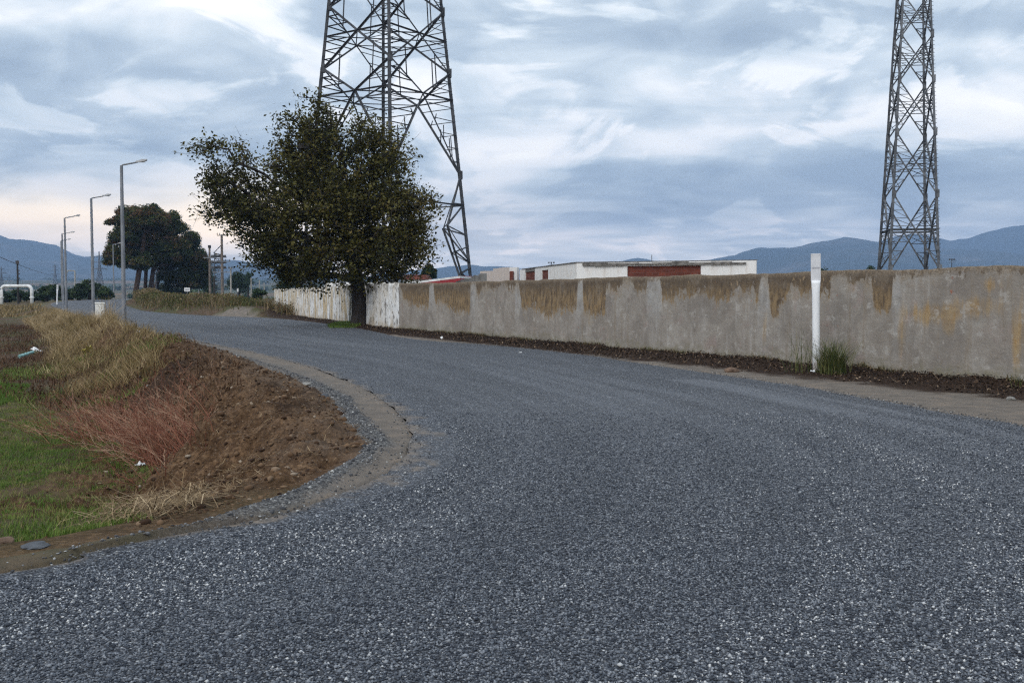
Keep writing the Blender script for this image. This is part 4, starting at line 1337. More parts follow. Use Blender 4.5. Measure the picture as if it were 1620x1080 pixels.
def sign(xp, y0, y1, w, Y, mat, label):
    t = pxy(xp, y0, Y); b = pxy(xp, y1, Y); z0 = H(t[0], Y)
    root = empty('road_sign', (t[0], Y, z0)); tag(root, label, 'sign')
    mb = MB(); mb.tube([(0, .04, -.3), (0, .04, t[2] - z0)], .04, 8); mb.build('post', M['galv'], root)
    mb = MB(); mb.box((0, 0, (t[2] + b[2]) / 2 - z0), (w, 0.03, t[2] - b[2])); pl = mb.build('sign_plate', mat, root, 0.008)
    return root, pl, (t[2] + b[2]) / 2 - z0


s1, pl, zc = sign(296, 455, 461, 0.75, 130, M['white_trim'], 'small white rectangular road sign above the weeds')
mb = MB()
for k in range(5): mb.box((-.22 + .11 * k, -.022, zc), (.07, .01, .16))
mb.build('print', M['ink'], pl)
sign(376, 456, 461.5, 0.2, 120, M['white_trim'], 'narrow white plate on a post above the weeds')

q0 = pxy(2, 453, 122); q1 = pxy(50, 453, 122)
pa = empty('pipe_arch', ((q0[0] + q1[0]) / 2, 122, 0.5)); tag(pa, 'white pipe arch crossing above the green bushes', 'pipeline')
hw_ = (q1[0] - q0[0]) / 2; zt = q0[2] - 0.5 + .05
pts = [(-hw_, 0, -1), (-hw_, 0, zt - .5)] + [(-hw_ + .5 - .5 * math.cos(t), 0, zt - .5 + .5 * math.sin(t)) for t in (.4, .8, 1.2)] + [(-hw_ + .5, 0, zt)]
pts = pts + [(-p[0], 0, p[2]) for p in pts[::-1]]
mb = MB(); mb.tube(pts, 0.2, 12); mb.build('pipe', M['pipe'], pa, smooth=True)
for sx in (-1, 1):
    mb = MB(); mb.tube([(sx * hw_, 0, zt - 1.5), (sx * hw_, 0, zt - 1.35)], .28, 12); mb.build('flange', M['pipe'], pa)

# overhead line at the left
mb = MB()
a = np.array(u3.location) + (0, 0, h3 * .72); b = pxy(100, 437, 330)
c0 = a - (b - a) * 0.25 + (0, 0, 2.0)
pts = []
for k in range(17):
    t = k / 16; p = c0 * (1 - t) + b * t; pts.append((p[0], p[1], p[2] - 3.2 * t * (1 - t)))
mb.tube(pts, 0.03, 4)
o = mb.build('overhead_cable', M['dark_pole']); tag(o, 'thin dark cable sagging past the dark pole at the left', 'cable')


# ------------------------------------------------------------------ vegetation generators
def leaf_quads(Pn, size, rng, up=0.3, aspect=0.55, tint=None):
    n = len(Pn)
    nrm = rng.normal(size=(n, 3)); nrm[:, 2] = np.abs(nrm[:, 2]) + up
    nrm /= np.linalg.norm(nrm, axis=1)[:, None]
    t = rng.normal(size=(n, 3)); t -= (t * nrm).sum(1)[:, None] * nrm; t /= np.linalg.norm(t, axis=1)[:, None]
    b = np.cross(nrm, t)
    s = size * rng.uniform(0.6, 1.35, n)[:, None]
    V = np.stack([Pn - t * s * .5, Pn + b * s * aspect * .5 + nrm * s * .07, Pn + t * s * .5, Pn - b * s * aspect * .5 + nrm * s * .07], 1).reshape(-1, 3)
    Fq = np.arange(4 * n).reshape(n, 4)
    return V, Fq, np.repeat(tint if tint is not None else rng.random(n), 4)


def blades(Pn, hgt, wid, rng, lean=0.35, bend=0.5, dirbias=None, tint=None, seg=2):
    """upright tapering bent blades: (seg*2+1) verts each"""
    n = len(Pn)
    az = rng.uniform(0, 2 * np.pi, n)
    L = np.stack([np.cos(az), np.sin(az), np.zeros(n)], 1) * rng.random(n)[:, None]
    if dirbias is not None: L = L + np.array(dirbias)[None, :]
    side = np.stack([-np.sin(az), np.cos(az), np.zeros(n)], 1)
    hgt = np.broadcast_to(hgt, n) * rng.uniform(0.55, 1.25, n)
    vs, fs = [], []
    k = seg * 2 + 1
    for i in range(seg + 1):
        t = i / seg
        c = Pn + np.array([0, 0, 1])[None, :] * (hgt * (t - 0.28 * bend * t * t))[:, None] + L * (hgt * (lean * t + bend * t * t))[:, None]
        w = (wid * (1 - t) * 0.5 + wid * 0.12 * (t > 0) * (1 - t))
        if i < seg:
            vs += [c - side * w, c + side * w]
        else: vs += [c]
    V = np.stack(vs, 1).reshape(-1, 3)
    o = (np.arange(n) * k)[:, None]
    Q = [o + np.array([[2 * i, 2 * i + 1, 2 * i + 3, 2 * i + 2]]) for i in range(seg - 1)]
    T = o + np.array([[2 * seg - 2, 2 * seg - 1, 2 * seg]])
    ti = np.repeat(tint if tint is not None else rng.random(n), k)
    return V, ([np.concatenate(Q)] if Q else []) + [T], ti


def join(parts):
    V = []; fs = {}; ti = []; off = 0
    for v, f, t in parts:
        V.append(v); ti.append(t)
        for q in (f if isinstance(f, (list, tuple)) else [f]):
            if len(q): fs.setdefault(q.shape[1], []).append(q + off)
        off += len(v)
    return np.concatenate(V), [np.concatenate(x) for x in fs.values()], np.concatenate(ti)


ICO = None
def stones(Pn, size, rng, flat=0.7, tint=None):
    global ICO
    if ICO is None:
        import bmesh
        bm = bmesh.new(); bmesh.ops.create_icosphere(bm, subdivisions=1, radius=1)
        ICO = (np.array([v.co[:] for v in bm.verts]), np.array([[v.index for v in f.verts] for f in bm.faces])); bm.free()
    bv, bf = ICO
    n = len(Pn); m = len(bv)
    jit = 1 + rng.normal(0, 0.2, (n, m, 1))
    V = bv[None] * jit * rng.uniform(0.55, 1.3, (n, 1, 3))
    a = rng.uniform(0, 2 * np.pi, n); c, s = np.cos(a), np.sin(a)
    x = V[..., 0] * c[:, None] - V[..., 1] * s[:, None]; y = V[..., 0] * s[:, None] + V[..., 1] * c[:, None]
    V = np.stack([x, y, V[..., 2] * flat], -1) * (np.broadcast_to(size, n)[:, None, None])
    V = V + Pn[:, None, :]
    Fq = (bf[None] + (np.arange(n) * m)[:, None, None]).reshape(-1, 3)
    return V.reshape(-1, 3), Fq, np.repeat(tint if tint is not None else rng.random(n), m)


def sample_poly(poly, n, rng):
    poly = np.array(poly); lo, hi = poly.min(0), poly.max(0)
    out = np.zeros((0, 2))
    while len(out) < n:
        q = rng.uniform(lo, hi, (n * 2, 2)); q = q[inside(q[:, 0], q[:, 1], [tuple(p) for p in poly])]
        out = np.concatenate([out, q])
    return out[:n]


def onground(q): return np.stack([q[:, 0], q[:, 1], height(q[:, 0], q[:, 1])], 1)


def stuff(name, parts, mat, label=None):
    v, f, t = join(parts)
    o = link(name, np_mesh(name, v, f, dict(tint=t)), mat)
    tag(o, label, None, None, 'stuff')
    return o


def grow(trunk, tips, rng, step=0.4, r0=0.012, expo=0.5, jit=0.06, seg=5, up=0.0):
    """skeleton: every tip is joined to the nearest earlier node; radii by pipe model"""
    nodes = [np.array(p, float) for p in trunk]; par = [-1] + list(range(len(trunk) - 1))
    tips = np.array(tips)
    c = np.array(trunk[-1]); order = np.argsort(np.linalg.norm(tips - c, axis=1))
    arr = np.zeros((len(trunk) + len(tips) * 40, 3)); arr[:len(nodes)] = nodes; n = len(nodes)
    gd = np.zeros(len(arr)); gd[:n] = np.arange(n) * 0.2
    ends = []
    first = max(1, len(trunk) // 3)
    for i in order:
        tp = tips[i]
        d = np.linalg.norm(arr[first:n] - tp, axis=1) + gd[first:n] * 0.22 + np.maximum(0, arr[first:n, 2] - tp[2]) * 0.5
        k = int(np.argmin(d)) + first
        a = arr[k].copy(); L = np.linalg.norm(tp - a); m = max(1, int(L / step))
        prev = k
        mid_up = np.array([0, 0, up * L])
        for j in range(1, m + 1):
            t = j / m
            p = a + (tp - a) * t + mid_up * t * (1 - t) * 4 * 0.25 + (rng.normal(0, jit, 3) * (1 if j < m else 0.3))
            if n >= len(arr): break
            arr[n] = p; par.append(prev); gd[n] = gd[prev] + L / m; prev = n; n += 1
        ends.append(prev)
    cnt = np.zeros(n); cnt[ends] += 1
    for i in range(n - 1, 0, -1):
        cnt[par[i]] += max(cnt[i], 0)
    rad = r0 * np.maximum(cnt, 0.5) ** expo
    return arr[:n], np.array(par), rad, ends


def limb_mesh(arr, par, rad, seg=5, rmax=None, base_flare=None):
    idx = np.arange(1, len(arr))
    a = arr[par[idx]]; b = arr[idx]
    ra = np.minimum(rad[par[idx]], rad[idx] * 1.35); rb = rad[idx]
    if base_flare is not None:
        tr = idx < base_flare; ra = np.where(tr, rad[par[idx]], ra)
    d = b - a; L = np.linalg.norm(d, axis=1)[:, None] + 1e-9; d = d / L
    upv = np.where(np.abs(d[:, 2:3]) < 0.9, np.array([[0, 0, 1.0]]), np.array([[1.0, 0, 0]]))
    u = np.cross(d, upv); u /= np.linalg.norm(u, axis=1)[:, None]; w = np.cross(d, u)
    b = b + d * (rb[:, None] * 0.3)
    n = len(idx); V = np.zeros((n, 2 * seg, 3))
    for k in range(seg):
        t = 2 * np.pi * k / seg
        e = u * math.cos(t) + w * math.sin(t)
        V[:, k] = a + e * ra[:, None]; V[:, seg + k] = b + e * rb[:, None]
    o = (np.arange(n) * 2 * seg)[:, None]
    Q = np.concatenate([o + np.array([[k, (k + 1) % seg, seg + (k + 1) % seg, seg + k]]) for k in range(seg)])
    return V.reshape(-1, 3), Q


def shell_points(lobes, n, rng, inner=0.35, under=1.0):
    """points within a union of ellipsoids, biased to the outside"""
    lobes = np.array(lobes, float)
    vol = lobes[:, 3] * lobes[:, 4] * lobes[:, 5]
    k = rng.choice(len(lobes), n, p=vol / vol.sum())
    d = rng.normal(size=(n, 3)); d /= np.linalg.norm(d, axis=1)[:, None]
    r = (inner + (1 - inner) * rng.random(n)) ** 0.5
    d[:, 2] = np.where(d[:, 2] < 0, d[:, 2] * under, d[:, 2])
    return lobes[k, :3] + d * r[:, None] * lobes[k, 3:6], k


# ------------------------------------------------------------------ the broad tree
rng = np.random.default_rng(21)
D = 48.6
tb = pxy(568, 515, D)
def T(xp, yp, dy=0.0):
    p = pxy(xp, yp, D); return np.array([p[0], D + dy, p[2]])
lob = [  # px, py, dy, rx(px), ry(px), depth m
    (505, 350, 0, 100, 75, 3.6), (555, 290, 0, 95, 70, 3.2), (480, 235, 0.5, 55, 55, 2.2), (500, 195, 0.3, 28, 34, 1.4), (492, 160, 0.1, 24, 20, 1.0), (530, 185, .2, 26, 22, 1.2), (575, 205, .2, 30, 26, 1.4), (620, 215, -.2, 28, 22, 1.3), (455, 205, 0.2, 20, 22, 1.0), (448, 275, -.3, 40, 40, 2.2),
    (368, 290, 0.3, 46, 34, 1.8), (322, 240, 0, 26, 26, 1.2), (362, 238, .4, 36, 28, 1.3), (340, 325, .3, 30, 24, 1.2), (385, 255, 0, 30, 30, 1.4), (400, 340, -.6, 50, 40, 2.2), (440, 385, -.6, 55, 42, 2.4), (600, 330, -.3, 80, 70, 3.0),
    (615, 240, .3, 40, 38, 1.8), (655, 330, .2, 40, 52, 2.0), (668, 395, 0, 28, 44, 1.7), (610, 400, -.8, 70, 42, 2.6), (530, 415, -1, 80, 36, 2.6), (470, 425, .5, 45, 26, 1.9),
    (405, 325, 1.0, 45, 38, 2.0), (560, 225, -.4, 48, 36, 1.8), (420, 400, 0, 50, 32, 2.2), (500, 440, -.5, 60, 22, 2.2), (350, 300, .3, 40, 40, 1.8), (590, 400, .8, 70, 50, 2.6), (510, 270, .8, 55, 55, 2.4), (445, 430, 0, 25, 20, 1.2), (640, 440, .4, 45, 16, 1.5), (585, 440, -1.2, 40, 18, 1.4)]
lobes = []
s = D / F
for a, b, dy, rx, ry, dd in lob:
    c = T(a, b, dy); lobes.append((c[0], c[1], c[2], rx * s, dd, ry * s))
tips, tk = shell_points(lobes, 1900, rng, 0.12)
tips = tips[tips[:, 2] > 1.9]
tips = tips[(fbm(tips[:, 0] * .75 + tips[:, 1] * .3, tips[:, 2] * .75, 23, 3) > -.34) | (rng.random(len(tips)) < .6)]
trunk = [T(570, 521), T(570, 500), T(569, 480), T(568, 462), T(564, 440), T(558, 415), T(552, 385), T(547, 350)]
arr, par, rad, ends = grow(trunk, tips, rng, 0.42, 0.014, 0.5, 0.07, up=0.12)
rad[:8] = [0.56, 0.42, 0.38, 0.36, 0.33, 0.27, 0.22, 0.18]
tree = empty('broadleaf_tree', (tb[0], D, 0.0))
tag(tree, 'broad dark olive tree leaning over the gap in the white wall', 'tree')
v, f = limb_mesh(arr, par, rad, 7, base_flare=8)
# bare twigs poking out of the crown
tw = []
cen = T(520, 330)
for e in ends:
    if rng.random() < 0.75:
        dirv = arr[e] - cen; dirv /= np.linalg.norm(dirv)
        for _ in range(rng.integers(1, 3)):
            dv = dirv * 0.7 + rng.normal(0, 0.5, 3) + (0, 0, .15); dv /= np.linalg.norm(dv)
            L = rng.uniform(.4, 1.0)
            m1 = arr[e] + dv * L * .5 + rng.normal(0, .05, 3); m2 = m1 + (dv + rng.normal(0, .25, 3)) * L * .5
            tw.append((arr[e], m1, .012, .008)); tw.append((m1, m2, .008, .004))
ta = np.array([t[0] for t in tw]); tbb = np.array([t[1] for t in tw])
d = tbb - ta; d /= np.linalg.norm(d, axis=1)[:, None]; u = np.cross(d, [0.3, .2, 1.0]); u /= np.linalg.norm(u, axis=1)[:, None]; w = np.cross(d, u)
vv = []
for k in range(3):
    t = 2 * math.pi * k / 3; e = u * math.cos(t) + w * math.sin(t)
    vv.append(ta + e * np.array([t_[2] for t_ in tw])[:, None])
for k in range(3):
    t = 2 * math.pi * k / 3; e = u * math.cos(t) + w * math.sin(t)
    vv.append(tbb + e * np.array([t_[3] for t_ in tw])[:, None])
vv = np.stack(vv, 1).reshape(-1, 3); o6 = (np.arange(len(tw)) * 6)[:, None]
tq = np.concatenate([o6 + np.array([[k, (k + 1) % 3, 3 + (k + 1) % 3, 3 + k]]) for k in range(3)])
base0 = np.array([tb[0], D, 0.0])
vv_all = np.concatenate([v, vv]) - base0
link('trunk', np_mesh('trunk', vv_all, np.concatenate([f, tq + len(v)]), None, True), M['bark'], tree)
# leaves on the last stretch of every shoot and scattered through the clumps
lp = []
ltint = []
for e in ends:
    k = e; n_ = 0
    dens = rng.uniform(0.4, 1.35); tn = float(np.clip(.42 + .75 * fbm(arr[e, 0:1] * .55 + 3, arr[e, 2:3] * .55 + arr[e, 1:2] * .3, 24, 3)[0] + rng.normal(0, .12), 0, 1))
    # outer shoots carry fewer leaves
    while k > 8 and n_ < 4 and rad[k] < 0.06:
        m = int(rng.integers(13, 21) * dens)
        lp.append(arr[k] + rng.normal(0, .23, (m, 3))); ltint.append(np.clip(tn + rng.normal(0, .2, m), 0, 1))
        k = par[k]; n_ += 1
for a_, b_, r1, r2 in tw[1::2]:
    m = rng.integers(0, 7)
    t = rng.random(m)[:, None]; lp.append(a_ * (1 - t) + b_ * t + rng.normal(0, .08, (m, 3))); ltint.append(np.clip(rng.normal(.6, .2, m), 0, 1))
lp = np.concatenate(lp); ltint = np.concatenate(ltint)
print('leaves', len(lp))
v, f, t = leaf_quads(lp, 0.17, rng, 0.35, 0.6, ltint)
link('crown', np_mesh('crown', v - base0, f, dict(tint=t)), M['leaf'], tree)
# an old nest
mb = MB(); q = T(488, 238, -1.2) - base0
for k in range(60):
    a = rng.uniform(0, 6.28); p = q + np.array([math.cos(a) * .22, math.sin(a) * .22, rng.uniform(-.12, .12)])
    p2 = q + np.array([math.cos(a + 1.2) * .26, math.sin(a + 1.2) * .26, rng.uniform(-.12, .12)])
    mb.tube([p, p2], .02, 4)
mb.box(q, (.36, .36, .2)); mb.build('nest', M['dark_pole'], tree)


# ------------------------------------------------------------------ pines and other trees
def clump_tree(name, label, cat, base, trunk_paths, lobes, nclump, per, csize, leaf, mat, bark, seed, group=None, tint_fn=None, under=0.45, rtrunk=0.3, inner=0.5, aspect=0.35):
    rng = np.random.default_rng(seed)
    root = empty(name, base); tag(root, label, cat, group)
    b0 = np.array(base)
    cs, ck = shell_points(lobes, nclump, rng, inner, under)
    pts, tin = [], []
    for c in cs:
        r = csize * rng.uniform(0.6, 1.3); m = int(per * rng.uniform(.6, 1.3))
        d = rng.normal(size=(m, 3)); d /= np.linalg.norm(d, axis=1)[:, None]
        d[:, 2] = np.where(d[:, 2] < 0, d[:, 2] * 0.45, d[:, 2] * 0.85)
        rr = rng.random(m) ** 0.4
        pts.append(c + d * rr[:, None] * r)
        tn = rng.random() if tint_fn is None else tint_fn(c, rng)
        tin.append(np.clip(tn + rng.normal(0, .13, m), 0, 1))
    pts = np.concatenate(pts); tin = np.concatenate(tin)
    v, f, t = leaf_quads(pts, leaf, rng, .3, aspect, tin)
    if trunk_paths:
        Vs, Qs, off = [], [], 0
        tipsets = cs[rng.choice(len(cs), min(len(cs), 70), replace=False)]
        for pth, r in trunk_paths:
            near = tipsets[np.argsort(np.linalg.norm(tipsets - pth[-1], axis=1))[:max(6, 70 // len(trunk_paths))]]
            arr, par, rad, ends = grow(pth, near, rng, 0.8, .05, .5, .1, up=.1)
            n = len(pth); rad[:n] = np.maximum(rad[:n], r * np.linspace(1, .55, n)); rad[n:] = np.minimum(rad[n:], r * .5)
            a, q = limb_mesh(arr, par, rad, 7, base_flare=n); Vs.append(a); Qs.append(q + off); off += len(a)
        link('trunk', np_mesh('trunk', np.concatenate(Vs) - b0, np.concatenate(Qs), None, True), bark, root)
    link('crown', np_mesh('crown', v - b0, f, dict(tint=t)), mat, root)
    return root


def pine(label, Y, trunk_px, lobes_px, seed, nclump, group='umbrella pines at the end of the road'):
    s = Y / F
    q = pxy(trunk_px[0][0], 478, Y); base = (q[0], Y, 0.9)
    paths = []
    for p in trunk_px:
        pp = [np.array(pxy(a, b, Y)) + (0, dy, 0) for a, b, dy in p[1]]
        paths.append((pp, p[2]))
    lobes = []
    for a, b, dy, rx, ry, dd in lobes_px:
        c = pxy(a, b, Y); lobes.append((c[0], Y + dy, c[2], rx * s, dd, ry * s))

    def tf(c, rng):
        return float(np.clip((c[2] - 9) * .03 + rng.choice([rng.normal(.3, .14), rng.normal(.62, .1), rng.normal(.88, .06)], p=[.48, .38, .14]), 0, 1))
    return clump_tree('pine_tree', label, 'tree', base, paths, lobes, nclump * 2, 200, 0.95, 0.42, M['pine'], M['pine_bark'], seed, group, tf, 0.5, .4, .55, .3)


pine('tall dark pine with the leftmost leaning trunk at the road end', 158,
     [(220, [(213, 474, 0), (216, 455, 0), (220, 430, 0), (225, 400, 0), (228, 370, 0)], .42)],
     [(205, 375, 0, 24, 28, 3), (230, 350, 0, 32, 22, 3.2), (190, 400, 0, 18, 22, 2.2), (200, 345, 0, 16, 16, 1.8), (215, 415, 0, 26, 20, 2.4), (178, 395, 0, 9, 10, 1.0), (180, 415, 0, 12, 12, 1.2), (186, 352, 0, 14, 13, 1.4), (173, 402, 0, 9, 7, .9), (240, 334, 0, 12, 9, 1.2)], 101, 190)
pine('dark brown-tinged pine with a straight trunk in the middle of the clump', 162,
     [(236, [(229.5, 474, 0), (230, 455, 0), (231, 430, 0), (236, 395, 0)], .36), (243, [(238, 474, 0), (239, 455, 0), (242, 430, 0), (248, 395, 0)], .5)],
     [(245, 385, 0, 36, 30, 3.5), (260, 360, 0, 30, 24, 3), (238, 412, 0, 26, 16, 3), (270, 400, 0, 28, 30, 3), (222, 340, 0, 14, 12, 1.5)], 102, 180)
pine('darkest green pine at the right of the clump, foliage reaching the ground', 168,
     [(268, [(246, 474, 0), (247, 455, 0), (254, 425, 0), (270, 395, 0)], .5)],
     [(285, 385, 0, 24, 24, 3), (295, 410, 0, 28, 28, 3.2), (315, 420, 0, 14, 22, 2), (280, 435, 0, 34, 24, 3.2), (280, 460, 0, 20, 14, 2.5), (300, 380, 0, 12, 12, 1.4), (331, 432, 0, 7, 9, .9), (305, 445, 0, 20, 22, 2.5), (322, 440, 0, 8, 14, 1.2)], 103, 190)


def bush(name, label, cat, xp, yt, yb, wpx, Y, seed, mat='shrub', group=None, n=26, per=110, leaf=0.3, trunk=True, tlo=.1, thi=.9, z0=None):
    s = Y / F
    c = pxy(xp, yt, Y); x = c[0]; zb = H(x, Y) if z0 is None else z0
    b = pxy(xp, yb, Y)[2]
    h = c[2] - zb
    zl = max(zb, b)
    ch = c[2] - zl
    rng = np.random.default_rng(seed)
    w = wpx * s / 2
    lobes = [(x + rng.uniform(-.45, .45) * w, Y + rng.uniform(-.5, .5) * w, zl + ch * rng.uniform(.35, .68), w * rng.uniform(.4, .62), w * rng.uniform(.4, .7), ch * rng.uniform(.28, .34)) for _ in range(5)]
    lobes.append((x, Y, zl + ch * .62, w * .55, w * .6, ch * .36)); lobes.append((x, Y, zl + ch * .3, w * .8, w * .7, ch * .3))
    paths = [([np.array([x, Y, zb - .2]), np.array([x + .05, Y, zb + h * .25]), np.array([x, Y, zb + h * .5])], max(.06, h * .03))] if trunk else None
    return clump_tree(name, label, cat, (x, Y, zb), paths, lobes, n, per, max(.35, ch * .2), leaf, M[mat], M['bark'], seed, group, lambda c_, r: r.uniform(tlo, thi), .8)


# bushes behind the ploughed field
BG = 'green bushes in a row behind the field'
for i, (xp, yt, w) in enumerate([(8, 463, 34), (30, 459, 34), (52, 460, 32), (72, 452, 30), (88, 449, 28), (108, 452, 30), (124, 447, 28), (141, 443, 34), (158, 449, 30), (170, 456, 24)]):
    lab = ['dark green bush at the left leg of the white pipe arch', 'green bush below the dark timber pole', 'green bush right of the white pipe arch', 'green bush between the pipe arch and the white marker',
           'green bush directly behind the distant white marker post', 'green bush behind the lamp pair', 'green bush right of the lamp pair', 'tallest green bush, crossed by the second lamp pole',
           'green bush left of the nearest lamp pole', 'small green bush at the right end of the row'][i]
    bush('bush', lab, 'bush', xp, yt, 480, w, 128 + (i % 3) * 3, 200 + i, 'shrub', BG, 24, 120, .34)
bush('tree', 'dark round tree right of the pale concrete pole', 'tree', 377, 431, 468, 36, 190, 221, 'shrub', None, 50, 120, .4, True, 0, .35)
bush('tree', 'thin pale tree behind the dark round tree', 'tree', 392, 429, 462, 20, 215, 222, 'shrub', None, 20, 80, .4, True, .2, .6)
bush('bush', 'small green bush left of the whitewashed wall end', 'bush', 408, 458, 475, 24, 112, 223, 'shrub', None, 22, 100, .3, True, .1, .6)
bush('tree', 'grey-green tree behind the timber poles', 'tree', 332, 430, 470, 26, 195, 224, 'shrub', None, 40, 100, .4, True, 0, .4)
bush('tree', 'dark tree beside the small white house', 'tree', 678, 420, 442, 26, 110, 225, 'shrub', None, 34, 110, .35, True, 0, .4)
bush('bush', 'dark foliage under the branches of the broad tree', 'bush', 455, 425, 470, 40, 120, 226, 'shrub', None, 40, 110, .35, True, 0, .4)
bush('bush', 'small bush peeping over the wall right of the white post', 'bush', 1304, 421.5, 440, 12, 75, 227, 'shrub', None, 18, 45, .16, True, 0, .4)
bush('bush', 'bush peeping over the wall left of the slender pylon', 'bush', 1376, 421, 440, 16, 90, 228, 'shrub', None, 18, 45, .18, True, 0, .4)

# scattered scrub on the far plain (one mass)
rng = np.random.default_rng(31)
pts = []; tin = []
for _ in range(620):
    Yd = rng.uniform(300, 2300) ** 1.0; xx = rng.uniform(-0.56, -0.14) * Yd
    k = fbm(np.array([xx / 160]), np.array([Yd / 160]), 91, 3)[0]
    if k < -0.12: continue
    z = rise(Yd); r = rng.uniform(2.2, 6.0) * (0.7 + Yd / 1900); n = 60
    d = rng.normal(size=(n, 3)); d /= np.linalg.norm(d, axis=1)[:, None]; d[:, 2] = np.abs(d[:, 2])
    pts.append(np.array([xx, Yd, z]) + d * np.array([r * 1.4, r, r * .8]) * rng.random(n)[:, None] ** .5); tin.append(np.full(n, rng.random()))
v, f, t = leaf_quads(np.concatenate(pts), 2.6, rng, .3, .7, np.concatenate(tin))
o = link('scrub', np_mesh('scrub', v, f, dict(tint=t)), M['shrub']); tag(o, 'dark scrub scattered over the hazy far plain', None, None, 'stuff')

# ------------------------------------------------------------------ ground cover
rng = np.random.default_rng(41)
# field grass, patchy
q = sample_poly([(-17, 6.0), (-2.3, 6.4), (-3.6, 9), (-5, 14), (-9.5, 22), (-11, 24), (-16, 26), (-16, 12)], 330000, rng)
d1 = poly_dist(q[:, 0], q[:, 1], E1); fl = inside(q[:, 0], q[:, 1], FIELD)
patch = fbm(q[:, 0] * .55, q[:, 1] * .55, 95, 4) + .7 * fbm(q[:, 0] * 2.6, q[:, 1] * 2.6, 96, 3)
lim = 0.3 + 2.1 * sstep(7.5, 11.5, q[:, 1])
keep = fl & (d1 > lim + .3 * patch) & (rng.random(len(q)) < np.clip(.8 + .7 * patch, .2, 1)) & (q[:, 0] > -0.6 * q[:, 1] - 1)
g_ = onground(q[keep]); pk = patch[keep]
sz = 0.035 + 0.03 * np.clip(pk + .4, 0, 1)
v1 = blades(g_, sz, 0.0065, rng, .55, .5, None, np.clip(.58 - .5 * pk + rng.normal(0, .24, len(g_)), 0, 1))
q = sample_poly([(-16, 6.0), (-2.3, 6.4), (-3.6, 9), (-5, 14), (-9.5, 22), (-11, 24), (-16, 26)], 2600, rng)
d1 = poly_dist(q[:, 0], q[:, 1], E1); pq = fbm(q[:, 0] * .8, q[:, 1] * .8, 110, 3)
q = q[inside(q[:, 0], q[:, 1], FIELD) & (d1 > .35 + 1.7 * sstep(7.5, 11.5, q[:, 1])) & (rng.random(len(q)) < .6 + pq)]
tf_ = []
for c_ in q:
    n_ = int(rng.integers(6, 22)); k_ = c_ + rng.normal(0, rng.uniform(.015, .06), (n_, 2))
    tf_.append(blades(onground(k_), rng.uniform(.05, .13), .009, rng, .7, .6, None, np.clip(rng.choice([.15, .45, .8, .95]) + rng.normal(0, .12, n_), 0, 1), 2))
stuff('field_grass', [v1] + tf_, M['grass'], 'short patchy green grass on the low field')
# dead brown stalks, clods and flecks among the crop
q = sample_poly([(-16, 6.0), (-2.3, 6.4), (-3.6, 9), (-5, 14), (-9.5, 22), (-11, 24), (-16, 26)], 9000, rng)
d1 = poly_dist(q[:, 0], q[:, 1], E1); pq = fbm(q[:, 0] * .9, q[:, 1] * .9, 111, 4)
q = q[inside(q[:, 0], q[:, 1], FIELD) & (d1 > .3) & (rng.random(len(q)) < .35 + 1.4 * pq)]; g_ = onground(q)
v1 = blades(g_, .085, .008, rng, .8, .6, None, np.clip(rng.normal(.5, .3, len(q)), 0, 1), 2)
h_ = len(g_) // 2
v2 = stones(g_[:h_], .01 + .018 * rng.random(h_) ** 3, rng, .7, np.clip(rng.normal(.2, .2, h_), 0, 1))
stuff('dead_stalks', [v1, v2], M['brown_weed'], 'brown dead stalks and clods among the field grass')
# far strip of fresh green
q = sample_poly([(-15, 19.5), (-11.0, 20.6), (-11.6, 23), (-13.0, 26.5), (-20, 29)], 60000, rng); g_ = onground(q)
v1 = blades(g_, 0.09, 0.012, rng, .4, .4, None, np.clip(rng.normal(.22, .15, len(g_)), 0, 1))
stuff('crop_strip', [v1], M['grass'], 'bright green strip of young crop below the bank')

# dry grass over the upper bank, in tussocks
q = sample_poly([(-5.2, 21.5), (-9.5, 22), (-12.5, 25), (-15.8, 29), (-21, 35), (-27, 46), (-34, 62), (-40, 80), (-39, 85), (-28, 64.5), (-19.4, 48.5), (-14, 37.5), (-10.2, 30.5)], 2600, rng)
d1 = poly_dist(q[:, 0], q[:, 1], E1); pat = fbm(q[:, 0] * .45, q[:, 1] * .3, 97, 4)
kp = (d1 > .9 + 1.1 * sstep(0, .5, pat) * (1 - sstep(30, 40, q[:, 1]))) & (d1 < 3.4 + 1.0 * pat - .5 * sstep(30, 45, q[:, 1])) & (rng.random(len(q)) < np.clip(.6 + 1.2 * pat, .05, 1))
q = q[kp]; parts = []
tall = fbm(q[:, 0] * .35, q[:, 1] * .35, 98, 3)
for c_, tl in zip(q, tall):
    n_ = int(rng.integers(18, 60)); r_ = rng.uniform(.08, .32)
    k_ = c_ + rng.normal(0, r_, (n_, 2)); g_ = onground(k_)
    far_ = float(sstep(24, 36, c_[1])); tn = np.clip(rng.normal(.5 + .18 * far_ + .5 * tl, .22), .05, .95)
    lean_ = rng.normal(0, .35, 2)
    parts.append(blades(g_, rng.uniform(.16, .5) * (1 + .7 * max(tl, 0)) * (1 + .45 * far_), .017, rng, .45, .7, (lean_[0], lean_[1], 0), np.clip(tn + rng.normal(0, .14, n_), 0, 1), 3))
stuff('dry_grass', parts, M['dry'], 'dry tan tussock grass covering the upper bank')
